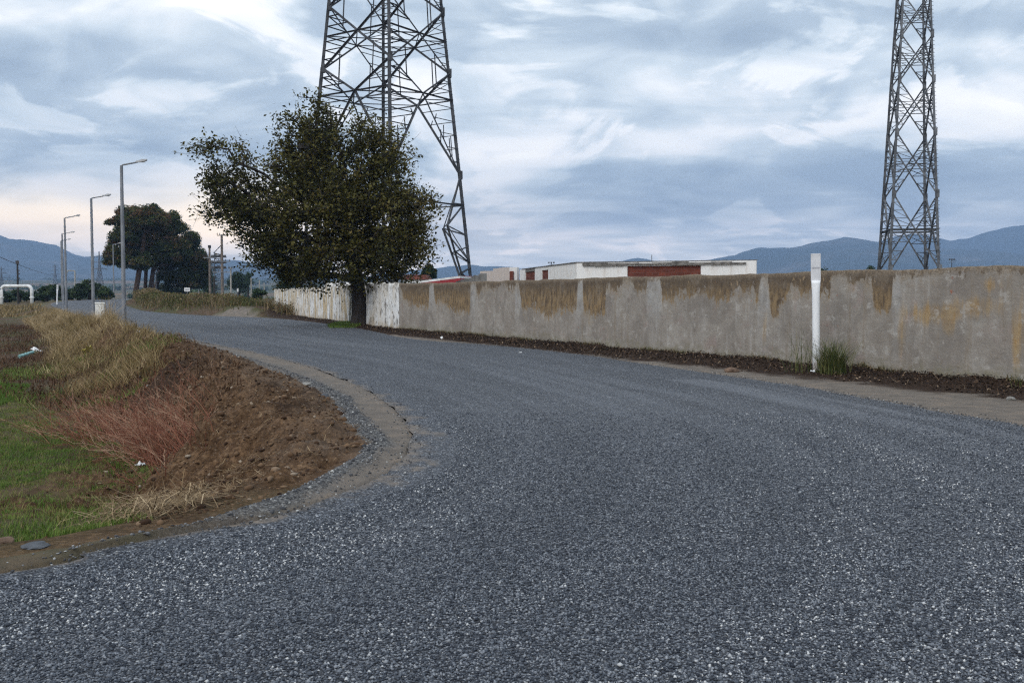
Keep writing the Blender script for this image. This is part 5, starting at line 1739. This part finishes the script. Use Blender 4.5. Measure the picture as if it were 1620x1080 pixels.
# brown dead weeds, lower and darker
q = sample_poly([(-4.2, 15.5), (-6.5, 16.2), (-9.6, 20.5), (-13, 24), (-20, 33), (-30, 52), (-37, 70), (-33, 71), (-22, 50), (-13, 34), (-8.6, 26), (-5.6, 20)], 26000, rng)
pat = fbm(q[:, 0] * .6, q[:, 1] * .5, 99, 4)
q = q[rng.random(len(q)) < np.clip(.5 + 1.3 * pat, .02, 1)]
g_ = onground(q)
v1 = blades(g_, .24, 0.02, rng, .6, .6, None, np.clip(rng.normal(.45, .22, len(q)), 0, 1), 2)
lq = g_[rng.random(len(g_)) < .5] + rng.normal(0, .03, (1, 3)); lq[:, 2] += rng.uniform(.02, .25, len(lq))
v2 = leaf_quads(lq, .07, rng, .3, .5, np.clip(rng.normal(.4, .25, len(lq)), 0, 1))
stuff('dead_weeds', [v1, v2], M['brown_weed'], 'dark brown dead weeds on the bank face')
# green low weeds mixed in
q = sample_poly([(-7.5, 19), (-10, 20.5), (-14, 26), (-18, 33), (-14, 33), (-8.5, 25.5)], 9000, rng)
q = q[fbm(q[:, 0] * .7, q[:, 1] * .7, 103, 3) > .08]; g_ = onground(q)
v1 = blades(g_, .2, .022, rng, .6, .6, None, np.clip(rng.normal(.55, .25, len(q)), 0, 1), 2)
stuff('green_weeds', [v1], M['grass'], 'low green weeds among the dead stalks on the bank')
# brown stubble and tufts on the far left field
q = sample_poly([(-60, 34), (-22, 34), (-36, 62), (-50, 95), (-75, 118), (-105, 118)], 22000, rng)
q = q[fbm(q[:, 0] * .16, q[:, 1] * .16, 104, 4) > -.05]; q = q[rng.random(len(q)) < .35]; g_ = onground(q)
v1 = blades(g_, .13, .04, rng, .5, .5, None, np.clip(rng.normal(.5, .25, len(q)), 0, 1), 2)
stuff('stubble', [v1], M['brown_weed'], 'brown stubble on the ploughed field')
q = sample_poly([(-47, 88), (-42.5, 90), (-52, 108), (-64, 118), (-85, 119), (-60, 104)], 9000, rng)
kp = fbm(q[:, 0] * .2, q[:, 1] * .2, 105, 3) > 0; q = q[kp]; g_ = onground(q)
v1 = blades(g_, .5, .06, rng, .4, .6, None, np.clip(rng.normal(.5, .25, len(q)), 0, 1), 2)
stuff('tall_dry_grass', [v1], M['dry'], 'tall dry grass at the far end of the bank')


# red-stemmed shrubs: stalks fanning from a few roots
def red_shrub(label, root_px, z, spread, n, hmin, hmax, seed, bias):
    rng = np.random.default_rng(seed)
    root = px(*root_px, z); root[2] = H(root[0], root[1])
    V = []; F_ = []; t_ = []; off = 0
    mats = []
    P0 = root + np.stack([rng.normal(0, spread[0], n), rng.normal(0, spread[1], n), np.zeros(n)], 1)
    P0[:, 2] = height(P0[:, 0], P0[:, 1]) - .03
    L = rng.uniform(hmin, hmax, n)
    dv = np.stack([rng.normal(bias[0], .42, n), rng.normal(bias[1], .42, n), rng.uniform(.5, 1.1, n)], 1); dv /= np.linalg.norm(dv, axis=1)[:, None]
    segs = []
    tint = rng.random(n)
    for k in range(n):
        p = P0[k]; d = dv[k]; r = .0065
        for j in range(4):
            d2 = d + rng.normal(0, .09, 3) + (0, 0, -.05 * j); d2 /= np.linalg.norm(d2)
            p2 = p + d2 * L[k] / 4; segs.append((p, p2, r, r * .75, tint[k])); r *= .75
            if j >= 1:
                for _ in range(2):
                    d3 = d2 + rng.normal(0, .45, 3); d3 /= np.linalg.norm(d3)
                    segs.append((p2, p2 + d3 * L[k] * rng.uniform(.12, .3), r * .8, .002, min(1, tint[k] + .15)))
            p, d = p2, d2
    a = np.array([s[0] for s in segs]); b = np.array([s[1] for s in segs]); ra = np.array([s[2] for s in segs])[:, None]; rb = np.array([s[3] for s in segs])[:, None]
    d = b - a; d /= np.linalg.norm(d, axis=1)[:, None]; u = np.cross(d, [.3, .8, .5]); u /= np.linalg.norm(u, axis=1)[:, None]; w = np.cross(d, u)
    vv = []
    for q_, r_ in ((a, ra), (b, rb)):
        for k in range(3):
            t = 2 * math.pi * k / 3; vv.append(q_ + (u * math.cos(t) + w * math.sin(t)) * r_)
    vv = np.stack(vv, 1).reshape(-1, 3); o6 = (np.arange(len(segs)) * 6)[:, None]
    qd = np.concatenate([o6 + np.array([[k, (k + 1) % 3, 3 + (k + 1) % 3, 3 + k]]) for k in range(3)])
    o = link('red_shrub', np_mesh('red_shrub', vv - root, qd, dict(tint=np.repeat([s[4] for s in segs], 6))), M['redtwig'])
    o.location = root
    tag(o, label, 'shrub', 'red-stemmed shrubs on the bank')


red_shrub('wide red-stemmed shrub sprawling at the foot of the bank', (205, 672), -.6, (.6, .35), 210, .5, 1.05, 301, (-.7, .05))
red_shrub('upright red-stemmed shrub leaning right below the dark earth heap', (268, 695), -.55, (.28, .3), 180, .6, 1.2, 302, (-.75, .3))
red_shrub('small sparse red shrub at the lower end of the bank', (282, 735), -.6, (.25, .25), 45, .3, .6, 303, (-.5, .1))

# pile of pale straw near the corner of the field
rng = np.random.default_rng(51)
def straws(q, L, rad, rng, zup=(.0, .12), tilt=.25, tint=None):
    n = len(q); p = onground(q); p[:, 2] += rng.uniform(*zup, n)
    az = rng.uniform(0, np.pi * 2, n); d = np.stack([np.cos(az), np.sin(az), rng.normal(0, tilt, n)], 1); d /= np.linalg.norm(d, axis=1)[:, None]
    L = L * rng.uniform(.4, 1.3, n)[:, None]
    side = np.stack([-np.sin(az), np.cos(az), np.zeros(n)], 1) * rad
    up = np.array([0, 0, 1.0]) * rad
    bend = rng.normal(0, .09, (n, 3)) * L
    V = np.stack([p - d * L * .5 - side, p - d * L * .5 + side, p + bend - side + up, p + bend + side + up, p + d * L * .5], 1).reshape(-1, 3)
    o = (np.arange(n) * 5)[:, None]
    return V, [o + np.array([[0, 1, 3, 2]]), o + np.array([[2, 3, 4]])], np.repeat(tint if tint is not None else rng.random(n), 5)


q = sample_poly([P2(150, 838, -.15), P2(190, 780, -.2), P2(240, 755, -.3), P2(320, 770, -.3), P2(330, 808, -.05), P2(250, 836, -.05)], 900, rng)
s1_ = straws(q, .42, .0035, rng, (0, .13), .35, rng.random(len(q)) ** 1.7)
q = sample_poly([P2(100, 840, -.15), P2(180, 780, -.2), P2(250, 735, -.5), P2(420, 740, -.3), P2(370, 800, -.05), P2(250, 838, -.05)], 700, rng)
s2_ = straws(q, .3, .003, rng, (0, .05), .2, rng.random(len(q)) ** 1.7)
stuff('straw', [s1_, s2_], M['straw'], 'pile of pale straw and stalks at the field corner')
# stalks and roots strewn over the raw earth
q = sample_poly([P2(300, 800), P2(560, 715), P2(520, 635), P2(380, 572), P2(250, 545), (-10, 26), (-6, 15)], 1600, rng)
s1_ = straws(q, .26, .003, rng, (0.005, .03), .12, rng.random(len(q)) * .8)
stuff('stalks', [s1_], M['straw'], 'broken stalks strewn over the raw earth bank')
# clods
q = sample_poly([P2(200, 840), P2(430, 788), P2(574, 704), P2(530, 636), P2(400, 577), P2(205, 521), (-12, 28), (-6.5, 15), (-3.6, 9)], 30000, rng)
d1 = poly_dist(q[:, 0], q[:, 1], E1); kp = inside(q[:, 0], q[:, 1], FIELD) & (d1 < 3.2) & (rng.random(len(q)) < np.clip(1.1 - .25 * d1 + fbm(q[:, 0], q[:, 1], 106, 3), 0, 1)); q = q[kp]
sz = .004 + .034 * rng.random(len(q)) ** 7 + .011 * rng.random(len(q))
g_ = onground(q); g_[:, 2] += sz * .1
stuff('earth_clods', [stones(g_, sz, rng, .7, rng.random(len(q)) ** .9)], M['clod'], 'crumbled earth clods and pebbles on the bank')
# chippings windrow along the corner
lim = [(-2.9, 5.6), P2(120, 874), P2(300, 842), P2(430, 818), P2(500, 792), P2(590, 745), P2(618, 712), P2(612, 690), P2(585, 655), P2(545, 618), P2(480, 592), P2(400, 566), P2(300, 541),
       P2(270, 537), P2(330, 552), P2(400, 575), P2(480, 606), P2(528, 632), P2(536, 650), P2(562, 680), P2(577, 702), P2(560, 725), P2(500, 757), P2(430, 790), P2(300, 830), P2(120, 864), (-3.2, 5.8)]
q = sample_poly(lim, 26000, rng); d1 = poly_dist(q[:, 0], q[:, 1], E1)
q = q[rng.random(len(q)) < 0.6 * np.exp(-(d1 / .22) ** 2) * np.where(q[:, 1] > 16, .4, 1) * sstep(5.9, 7.4, q[:, 1])]
sz = .004 + .006 * rng.random(len(q)) + .014 * rng.random(len(q)) ** 12
g_ = onground(q); g_[:, 2] += sz * .2
c1 = stones(g_, sz, rng, .75, rng.random(len(q)) ** 1.2)
# loose chips along both asphalt edges and on the dusty strips
q = []
for E_, sgn in ((LE, 1), (RE, -1)):
    k = rng.integers(200, 900, 2600); k = k[: (900 if sgn > 0 else 2600)]; q.append(E_[k] + rng.normal(0, .1, (len(k), 2)))
q = np.concatenate(q); q = q[(q[:, 1] > 3) & (q[:, 1] < 34)]
ir = inside(q[:, 0], q[:, 1], ROAD); g_ = onground(q); g_[:, 2] = np.where(ir, g_[:, 2] + .06, g_[:, 2]); sz = .006 + .006 * rng.random(len(q)); g_[:, 2] += sz * .4
c2 = stones(g_, sz, rng, .7, rng.random(len(q)))
stuff('gravel', [c1, c2], M['chips'], 'grey loose chippings along the road edges')

# the chippings of the near road surface, stone by stone
rng = np.random.default_rng(57)
xx = np.concatenate([rng.uniform(-5, 6, 150000), rng.uniform(-5, 7, 200000)]); yy = np.concatenate([rng.uniform(3.3, 6, 150000), rng.uniform(6, 13, 200000)])
kp = inside(xx, yy, ROAD) & (np.abs(xx) < .56 * yy + .4) & (rng.random(len(xx)) < 1.0 - .85 * sstep(6.5, 13, yy))
xx, yy = xx[kp], yy[kp]
el_ = poly_dist(xx, yy, [tuple(p_) for p_ in LE[400::6]])
kp = el_ > .12 + .35 * np.exp(-((yy - 9.5) / 2.5) ** 2) + .1 * rng.random(len(xx)); xx, yy = xx[kp], yy[kp]
sz = rng.uniform(.005, .0095, len(xx)) * (1 + .5 * (rng.random(len(xx)) > .94))
OV = np.array([(1, 0, 0), (0, 1, 0), (-1, 0, 0), (0, -1, 0), (0, 0, 1.0), (0, 0, -1.0)]); OF = np.array([(0, 1, 4), (1, 2, 4), (2, 3, 4), (3, 0, 4), (1, 0, 5), (2, 1, 5), (3, 2, 5), (0, 3, 5)])
n_ = len(xx); V = OV[None] * rng.uniform(.65, 1.35, (n_, 6, 1)) * np.array([1, 1, .7]) + rng.normal(0, .16, (n_, 6, 3))
a_ = rng.uniform(0, 6.28, n_)[:, None]; V = np.stack([V[..., 0] * np.cos(a_) - V[..., 1] * np.sin(a_), V[..., 0] * np.sin(a_) + V[..., 1] * np.cos(a_), V[..., 2]], -1) * sz[:, None, None]
zz = -.005 + .012 * fbm(xx * .3, yy * .3, 55, 3) + sz * .3
V += np.stack([xx, yy, zz], -1)[:, None, :]
print('chips', n_)
M['road_chips'] = tint_mat('road_chippings', [(0, (0.022, 0.026, 0.036)), (.4, (0.064, 0.073, 0.09)), (.8, (0.142, 0.154, 0.177)), (.96, (0.235, 0.247, 0.27)), (1, (0.5, 0.5, 0.5))], 0.75, 0)
o = link('chippings', np_mesh('chippings', V.reshape(-1, 3), (OF[None] + (np.arange(n_) * 6)[:, None, None]).reshape(-1, 3), dict(tint=np.repeat(np.clip(rng.random(n_) * (1 + .22 * fbm(el_[kp] * 1.1, (xx + yy) * .06, 58, 4)), 0, 1), 6))), M['road_chips'])
tag(o, 'blue grey stone chippings bedded in the near road surface', None, None, 'stuff')

# debris against the walls: dark earth, dead leaves, twigs
rng = np.random.default_rng(61)
uu = rng.uniform(0, WLEN, 34000); off = np.abs(rng.normal(0, 1.15, len(uu))); 
q = WA + WD * uu[:, None] - WN * (off + .03)[:, None]
u2_ = rng.uniform(0, FL, 6000); o2 = np.abs(rng.normal(0, .7, len(u2_))); fdn = fd / FL; fn = np.array([-fdn[1], fdn[0]])
if fn @ np.array([0, -1]) < 0: fn = -fn
q = np.concatenate([q, FA + fdn * u2_[:, None] + fn * (o2 + .05)[:, None]])
dd = np.concatenate([off, o2]); pm = fbm(q[:, 0] * .9, q[:, 1] * .9, 107, 3)
kp = dd < 2.05 + .6 * pm; q = q[kp]
n = len(q); g_ = onground(q)
k1 = rng.random(n) < .42
sz = .008 + .028 * rng.random(k1.sum()) ** 4
c1 = stones(g_[k1], sz, rng, .75, rng.random(k1.sum()) * .55)
g2 = g_[~k1].copy(); g2[:, 2] += rng.uniform(.0, .05, len(g2))
c2 = leaf_quads(g2, .05, rng, .9, .6, rng.random(len(g2)) ** 1.6)
q3 = q[rng.random(n) < .06]
c3 = straws(q3, .34, .005, rng, (.01, .08), .35, rng.random(len(q3)) ** .6)
stuff('leaf_litter', [c1, c2, c3], M['deadleaf'], 'dark leaf litter and earth along the foot of the walls')
# small green weeds along the wall foot
rng = np.random.default_rng(62)
uu = rng.uniform(0, WLEN, 5200); pm = fbm(uu * .9, uu * 0, 108, 4); uu = uu[pm > .12]
q = WA + WD * uu[:, None] - WN * (.04 + np.abs(rng.normal(0, .12, len(uu))))[:, None]; g_ = onground(q)
v1 = blades(g_, .13, .012, rng, .5, .5, None, np.clip(rng.normal(.45, .3, len(q)), 0, 1), 2)
stuff('wall_weeds', [v1], M['weed'], 'thin green and dry weeds at the foot of the grey wall')
# grass by the tree
q = sample_poly([FA + (-.9, -1.5), FA + (.3, .9), WA + (-.3, .4), WA + (-.1, -1.2), WA + (-1.4, -2.2)], 5200, rng); g_ = onground(q)
v1 = blades(g_, .16, .02, rng, .4, .5, None, np.clip(rng.normal(.4, .2, len(q)), 0, 1), 2)
stuff('verge_grass', [v1], M['grass'], 'bright grass around the foot of the broad tree')


def tuft(label, pos, n, hgt, spread, wid, seed, lean=.3, bend=.7, tint=(.45, .25)):
    rng = np.random.default_rng(seed)
    P0 = np.zeros((n, 3)); P0[:, :2] = rng.normal(0, spread, (n, 2))
    v, f, t = blades(P0, hgt, wid, rng, lean, bend, None, np.clip(rng.normal(*tint, n), 0, 1), 4)
    o = link('grass_tuft', np_mesh('grass_tuft', v, f, dict(tint=t)), M['blade'])
    o.location = (pos[0], pos[1], H(pos[0], pos[1]) - .02)
    tag(o, label, 'grass'); return o


q = mk.location
p_ = px(1317, 586, 0.1); tuft('dense green tuft of long grass right of the white marker post', (p_[0] + .1, p_[1] + .25), 420, .85, .12, .013, 401, .22, .95, (.55, .25))
p_ = px(1276, 584, 0.1); tuft('sparse tall reed stems left of the white marker post', (p_[0], p_[1] + .3), 34, 1.15, .13, .011, 402, .22, .8, (.6, .25))
p_ = px(1612, 605, 0.1); tuft('small bent weed at the right end of the grey wall', (p_[0], p_[1]), 12, .5, .1, .012, 403, .5, .6)
# two tall wispy plumes by the first lamp
p_ = px(172, 520, -0.1); tuft('pale tall grass plume below the nearest lamp pole', (p_[0], p_[1]), 90, 1.5, .16, .02, 404, .45, .6, (.9, .1)).data.materials[0] = M['dry']

# weeds on the right of the far road: one tangled mass
rng = np.random.default_rng(71)
wl_ = np.array([(-18.2, 74), (-24, 81), (-31.8, 91), (-37, 101), (-42, 112), (-46.5, 124), (-49.5, 136)])
k = rng.integers(0, len(wl_) - 1, 24000); t = rng.random(len(k))[:, None]
q = wl_[k] * (1 - t) + wl_[k + 1] * t + rng.normal(0, 1.15, (len(k), 2)) + (.9, .3)
q = q[~inside(q[:, 0], q[:, 1], ROAD)]
g_ = onground(q); pm = fbm(q[:, 0] * .3, q[:, 1] * .3, 109, 3)
bump_ = .95 + .6 * pm
v1 = blades(g_, bump_ * .8, .05, rng, .35, .5, None, np.clip(.55 + .5 * pm + rng.normal(0, .25, len(q)), 0, 1), 2)
lq = np.repeat(g_, 2, 0) + rng.normal(0, .12, (2 * len(g_), 3)); lq[:, 2] = np.repeat(g_[:, 2], 2) + rng.uniform(.05, 1, len(lq)) * np.repeat(bump_, 2) * .85
v2 = leaf_quads(lq, .15, rng, .3, .55, np.clip(np.repeat(.35 + .6 * pm, 2) + rng.normal(0, .25, len(lq)), 0, 1))
stuff('roadside_weeds', [v1, v2], M['weed'], 'tangle of yellowing weeds at the far bend of the road')


# ------------------------------------------------------------------ rocks and rubbish
def rock(label, xp, yp, size, mat, seed, z=0.0, flat=.6, group=None):
    import bmesh
    rs = np.random.default_rng(seed)
    bm = bmesh.new(); bmesh.ops.create_icosphere(bm, subdivisions=3, radius=1)
    sx = rs.uniform(.75, 1.3, 3)
    off = rs.uniform(0, 50)
    for v in bm.verts:
        c = np.array(v.co)
        n = fbm(np.array([c[0] * 1.3 + off]), np.array([c[1] * 1.3 + c[2] * 1.7]), seed, 4)[0]
        v.co = Vector(c * sx * (1 + .45 * n))
        v.co.z *= flat
    me = bpy.data.meshes.new('rock'); bm.to_mesh(me); bm.free()
    o = link('rock', me, mat); q = px(xp, yp, z)
    o.location = (q[0], q[1], float(height(np.array([q[0]]), np.array([q[1]]))[0]) + size * flat * .25); o.scale = (size,) * 3; o.rotation_euler = (0, 0, rs.uniform(0, 6))
    return tag(o, label, 'rock', group)


rock('pale rounded stone on the gravel beside the corner of the bank', 484, 610, .075, M['rock'], 1)
rock('small dark stone on the gravel below the pale stone', 514, 629, .06, M['rock_dark'], 2)
rock('brown boulder among the roots of the red shrub', 180, 676, .2, M['rock_brown'], 3, -.6)
rock('tan stone at the left edge of the field corner', 6, 864, .045, M['rock_brown'], 4, -.05)
rock('dark broken slab lying on the muddy verge', 58, 864, .07, M['rock_dark'], 5, 0, .25)
rock('flat dark stone at the road edge below the lamp', 332, 551, .16, M['rock_dark'], 6, 0, .35)
rock('grey lump on top of the dark earth heap', 237, 579, .08, M['rock'], 7, 0)
rock('reddish brown lump in the leaf litter by the wall', 1157, 579, .13, M['rock_brown'], 8, .12)
rock('grey stone in the litter near the right end of the wall', 1600, 622, .07, M['rock'], 9, .1)
def scrap(name, label, xp, yp, z, mat, size, seed):
    rs = np.random.default_rng(seed)
    n = 7
    gx, gy = np.meshgrid(np.linspace(-1, 1, n), np.linspace(-1, 1, n))
    zz = np.abs(fbm(gx * 1.6 + seed, gy * 1.6, seed, 3)) * .9
    V = np.stack([gx * size[0] * (1 + .3 * fbm(gx + 3, gy + seed, seed, 2)), gy * size[1] * (1 + .3 * fbm(gx + 9, gy + seed, seed, 2)), zz * size[2]], -1).reshape(-1, 3)
    ii = (np.arange(n - 1)[:, None] * n + np.arange(n - 1)[None, :]).ravel()
    o = link(name, np_mesh(name, V, np.stack([ii, ii + 1, ii + 1 + n, ii + n], 1), None, False), mat)
    so_ = o.modifiers.new('thick', 'SOLIDIFY'); so_.thickness = .004
    q = px(xp, yp, z); o.location = (q[0], q[1], float(height(np.array([q[0]]), np.array([q[1]]))[0]) + .02); o.rotation_euler = (rs.normal(0, .3), rs.normal(0, .3), rs.uniform(0, 6))
    return tag(o, label, 'litter')


o = scrap('crumpled_rag', 'crumpled yellow rag on the dry grass of the bank', 141, 549, -.2, M['plastic_yellow'], (.18, .18, .3), 3); o.location.z += .14
scrap('plastic_scrap', 'white plastic scrap below the red shrub', 221, 711, -.6, M['plastic_white'], (.05, .05, .12), 4).location.z += .1
o = scrap('plastic_bag', 'crumpled white plastic bag at the end of the teal tube', 57, 546, -.5, M['plastic_white'], (.2, .1, .25), 5); o.location.z += .1
scrap('paper_scrap', 'white paper scrap on the verge near the bank corner', 218, 538, 0, M['plastic_white'], (.1, .06, .1), 6)
scrap('paper_scrap', 'white scrap at the foot of the white marker post', 1286, 585, .1, M['plastic_white'], (.05, .04, .08), 7).location.z += .04
scrap('paper_scrap', 'white scrap in the litter midway along the grey wall', 699, 532, .1, M['plastic_white'], (.07, .04, .08), 8).location.z += .03
scrap('paper_scrap', 'pale scrap in the litter below the patch of bare brick', 822, 552, .1, M['plastic_white'], (.07, .04, .06), 9).location.z += .03
a, b = px(30, 551, -.45), px(52, 548, -.45)
mb = MB(); mb.tube([(a[0], a[1], H(a[0], a[1]) + .12), (b[0], b[1], H(b[0], b[1]) + .18)], .06, 8)
tag(mb.build('plastic_tube', M['plastic_teal']), 'teal plastic tube lying at the field edge', 'litter')

# ------------------------------------------------------------------ air
mb = MB(); mb.box((0, 3000, 228), (13000, 6900, 460))
hz = mb.build('haze', None); tag(hz, 'pale blue haze over the plain', None, None, 'stuff')
m = bpy.data.materials.new('air'); m.use_nodes = True
nt = m.node_tree
nt.nodes.remove(nt.nodes['Principled BSDF'])
pv = nt.nodes.new('ShaderNodeVolumePrincipled')
pv.inputs['Color'].default_value = (0.36, 0.53, 0.84, 1); pv.inputs['Density'].default_value = 0.00023; pv.inputs['Anisotropy'].default_value = 0.0
nt.links.new(pv.outputs[0], nt.nodes['Material Output'].inputs['Volume'])
m.cycles.volume_sampling = 'DISTANCE'
hz.data.materials.append(m)

# ------------------------------------------------------------------ sky and light
SUN_EL, SUN_AZ = R(42), R(215)     # azimuth clockwise from +Y: behind the camera, to the left
w = bpy.data.worlds.new('World'); sc.world = w; w.use_nodes = True
t = NT(w.node_tree)
bg = w.node_tree.nodes['Background']
sky = t.node('ShaderNodeTexSky', sky_type='NISHITA', sun_disc=False)
sky.sun_elevation = SUN_EL; sky.sun_rotation = SUN_AZ
dirv = t.node('ShaderNodeTexCoord').outputs['Generated']
sp = t.node('ShaderNodeSeparateXYZ'); t.l.new(dirv, sp.inputs[0])
dx, dy_, dz = sp.outputs
zc = t.math('MAXIMUM', dz, 0.0)
den = t.math('ADD', zc, 0.10)
cx = t.math('DIVIDE', dx, den); cy = t.math('DIVIDE', dy_, den)
cv = t.node('ShaderNodeCombineXYZ'); t.l.new(cx, cv.inputs[0]); t.l.new(cy, cv.inputs[1]); cv.inputs[2].default_value = 1.7
cl = cv.outputs[0]
az = t.math('ARCTAN2', dx, dy_)          # radians, 0 straight ahead, right positive
el = t.math('ARCSINE', dz)
ae = t.node('ShaderNodeCombineXYZ'); t.l.new(az, ae.inputs[0]); t.l.new(el, ae.inputs[1])
wn = t.noise(t.scale(ae.outputs[0], (3.2, 7.0, 1)), 1.0, 4, 0.55, 0, 1)
wsp = t.node('ShaderNodeSeparateColor'); t.l.new(wn, wsp.inputs[0])
azw = t.math('ADD', az, t.math('MULTIPLY', t.math('SUBTRACT', wsp.outputs[0], .5), .16))
elw = t.math('ADD', el, t.math('MULTIPLY', t.math('SUBTRACT', wsp.outputs[1], .5), .075))


def blob(xp, yp, rx, ry, amp, slope=0.0):
    """a soft bank of cloud at a compass bearing and elevation"""
    a0 = math.atan2((xp - 810) / F, 1.0); e0 = math.atan2(467 - yp, F)
    da = t.math('SUBTRACT', azw, a0)
    de = t.math('SUBTRACT', t.math('SUBTRACT', elw, e0), t.math('MULTIPLY', da, slope))
    q = t.math('ADD', t.math('POWER', t.math('DIVIDE', da, rx / F), 2.0), t.math('POWER', t.math('DIVIDE', de, ry / F), 2.0))
    return t.math('MULTIPLY', t.math('EXPONENT', t.math('MULTIPLY', q, -1.0)), amp)


big = t.noise(t.scale(cl, (0.45, 0.6, 1)), 1.0, 4, 0.5, 0.6)
med = t.noise(t.scale(cl, (1.1, 1.5, 1)), 1.0, 5, 0.5, 0.8)
puff = t.noise(t.scale(ae.outputs[0], (8, 15, 1)), 1.0, 6, 0.5, 0.9)
val = t.math('ADD', t.math('MULTIPLY', t.math('SUBTRACT', big, .5), 0.9), t.math('MULTIPLY', t.math('SUBTRACT', med, .5), 1.0))
val = t.math('ADD', val, t.math('MULTIPLY', t.math('SUBTRACT', puff, .5), 0.95))
# torn bright edges: a steep step through the noise
tear = t.noise(t.scale(ae.outputs[0], (5.0, 10.0, 1)), 1.0, 8, 0.55, 0.7)
val = t.math('ADD', val, t.mapr(t.math('ADD', tear, t.math('MULTIPLY', t.math('SUBTRACT', big, .5), .5)), 0.515, 0.575, -0.10, 0.12))
val = t.math('ADD', val, 0.48)
for args in [(1080, 305, 420, 42, -.42, .06), (1050, 235, 420, 34, .30, .1), (1050, 80, 330, 60, -.24), (920, 95, 120, 22, .28), (1330, 110, 160, 40, .26, -.05), (1560, 300, 160, 60, -.12),
             (1560, 180, 120, 50, .16), (130, 70, 260, 60, .36, -.1), (30, 40, 90, 22, -.3), (370, 20, 110, 30, .3), (330, 160, 260, 45, -.22, -.1), (120, 240, 240, 40, -.16), (250, 190, 120, 22, .18),
             (120, 345, 330, 20, .30), (420, 330, 120, 30, .22), (820, 190, 160, 40, -.10), (900, 375, 400, 26, .12), (1350, 365, 250, 14, .14), (480, 110, 110, 60, -.16), (1500, 60, 150, 40, -.14), (720, 180, 60, 80, -.08)]:
    val = t.math('ADD', val, blob(*args))
ccol = t.ramp(t.mapr(val, 0.0, 1.0, 0, 1, False), [(0.0, (0.228, 0.287, 0.358)), (0.28, (0.315, 0.382, 0.452)), (0.5, (0.465, 0.53, 0.585)), (0.72, (0.68, 0.705, 0.735)), (0.92, (0.77, 0.775, 0.78)), (1.0, (0.82, 0.82, 0.81))])
# warm break low in the left
warm = t.math('ADD', blob(150, 350, 380, 36, .85), blob(420, 350, 100, 36, .5), None)
ccol = t.mix(t.math('MULTIPLY', warm, 1.0, None, True), ccol, (1.5, 1.26, 0.86))
# thin veil of brightness toward the horizon seen through the air, and a brighter zenith
boost = t.math('ADD', t.mapr(el, 0.0, 0.11, 1.75, 1.0), t.mapr(el, 0.38, 1.0, 0.0, 0.55))
sc1 = t.node('ShaderNodeVectorMath', operation='SCALE'); t.l.new(ccol, sc1.inputs[0])
t.l.new(t.math('MULTIPLY', boost, 15.5), sc1.inputs['Scale'])
lowt = t.mix(t.mapr(el, 0.0, 0.13), (1.22, 1.02, 0.86), (1.03, 1.0, 0.96))
fin = t.mix(0.93, sky.outputs[0], t.mix(1.0, sc1.outputs[0], lowt, 'MULTIPLY'))
t.put(bg.inputs[0], fin); bg.inputs[1].default_value = 0.1

su = bpy.data.lights.new('sun', 'SUN'); su.energy = 1.35; su.angle = R(35); su.color = (1.0, 0.96, 0.9)
so = bpy.data.objects.new('sun', su); COL.objects.link(so)
dv = Vector((math.sin(SUN_AZ) * math.cos(SUN_EL), math.cos(SUN_AZ) * math.cos(SUN_EL), math.sin(SUN_EL)))
so.rotation_euler = (-dv).to_track_quat('-Z', 'Y').to_euler(); so.location = (0, -20, 40)

# ------------------------------------------------------------------ camera
cam = bpy.data.cameras.new('camera'); co = bpy.data.objects.new('camera', cam); COL.objects.link(co)
co.location = (0, 0, EYE); co.rotation_euler = (math.pi / 2 - P, 0, 0)
cam.sensor_width = 36; cam.lens = F / 1620 * 36; cam.clip_start = 0.1; cam.clip_end = 20000
sc.camera = co
sc.view_settings.view_transform = 'Standard'; sc.view_settings.look = 'None'
sc.view_settings.exposure = 0.36; sc.view_settings.gamma = 1
sc.cycles.use_denoising = False; sc.cycles.denoiser = 'OPENIMAGEDENOISE'; sc.cycles.denoising_input_passes = 'RGB_ALBEDO_NORMAL'; sc.cycles.denoising_prefilter = 'NONE'
sc.cycles.pixel_filter_type = 'BLACKMAN_HARRIS'; sc.cycles.filter_width = 1.25
sc.cycles.max_bounces = 6; sc.cycles.diffuse_bounces = 3; sc.cycles.volume_bounces = 0
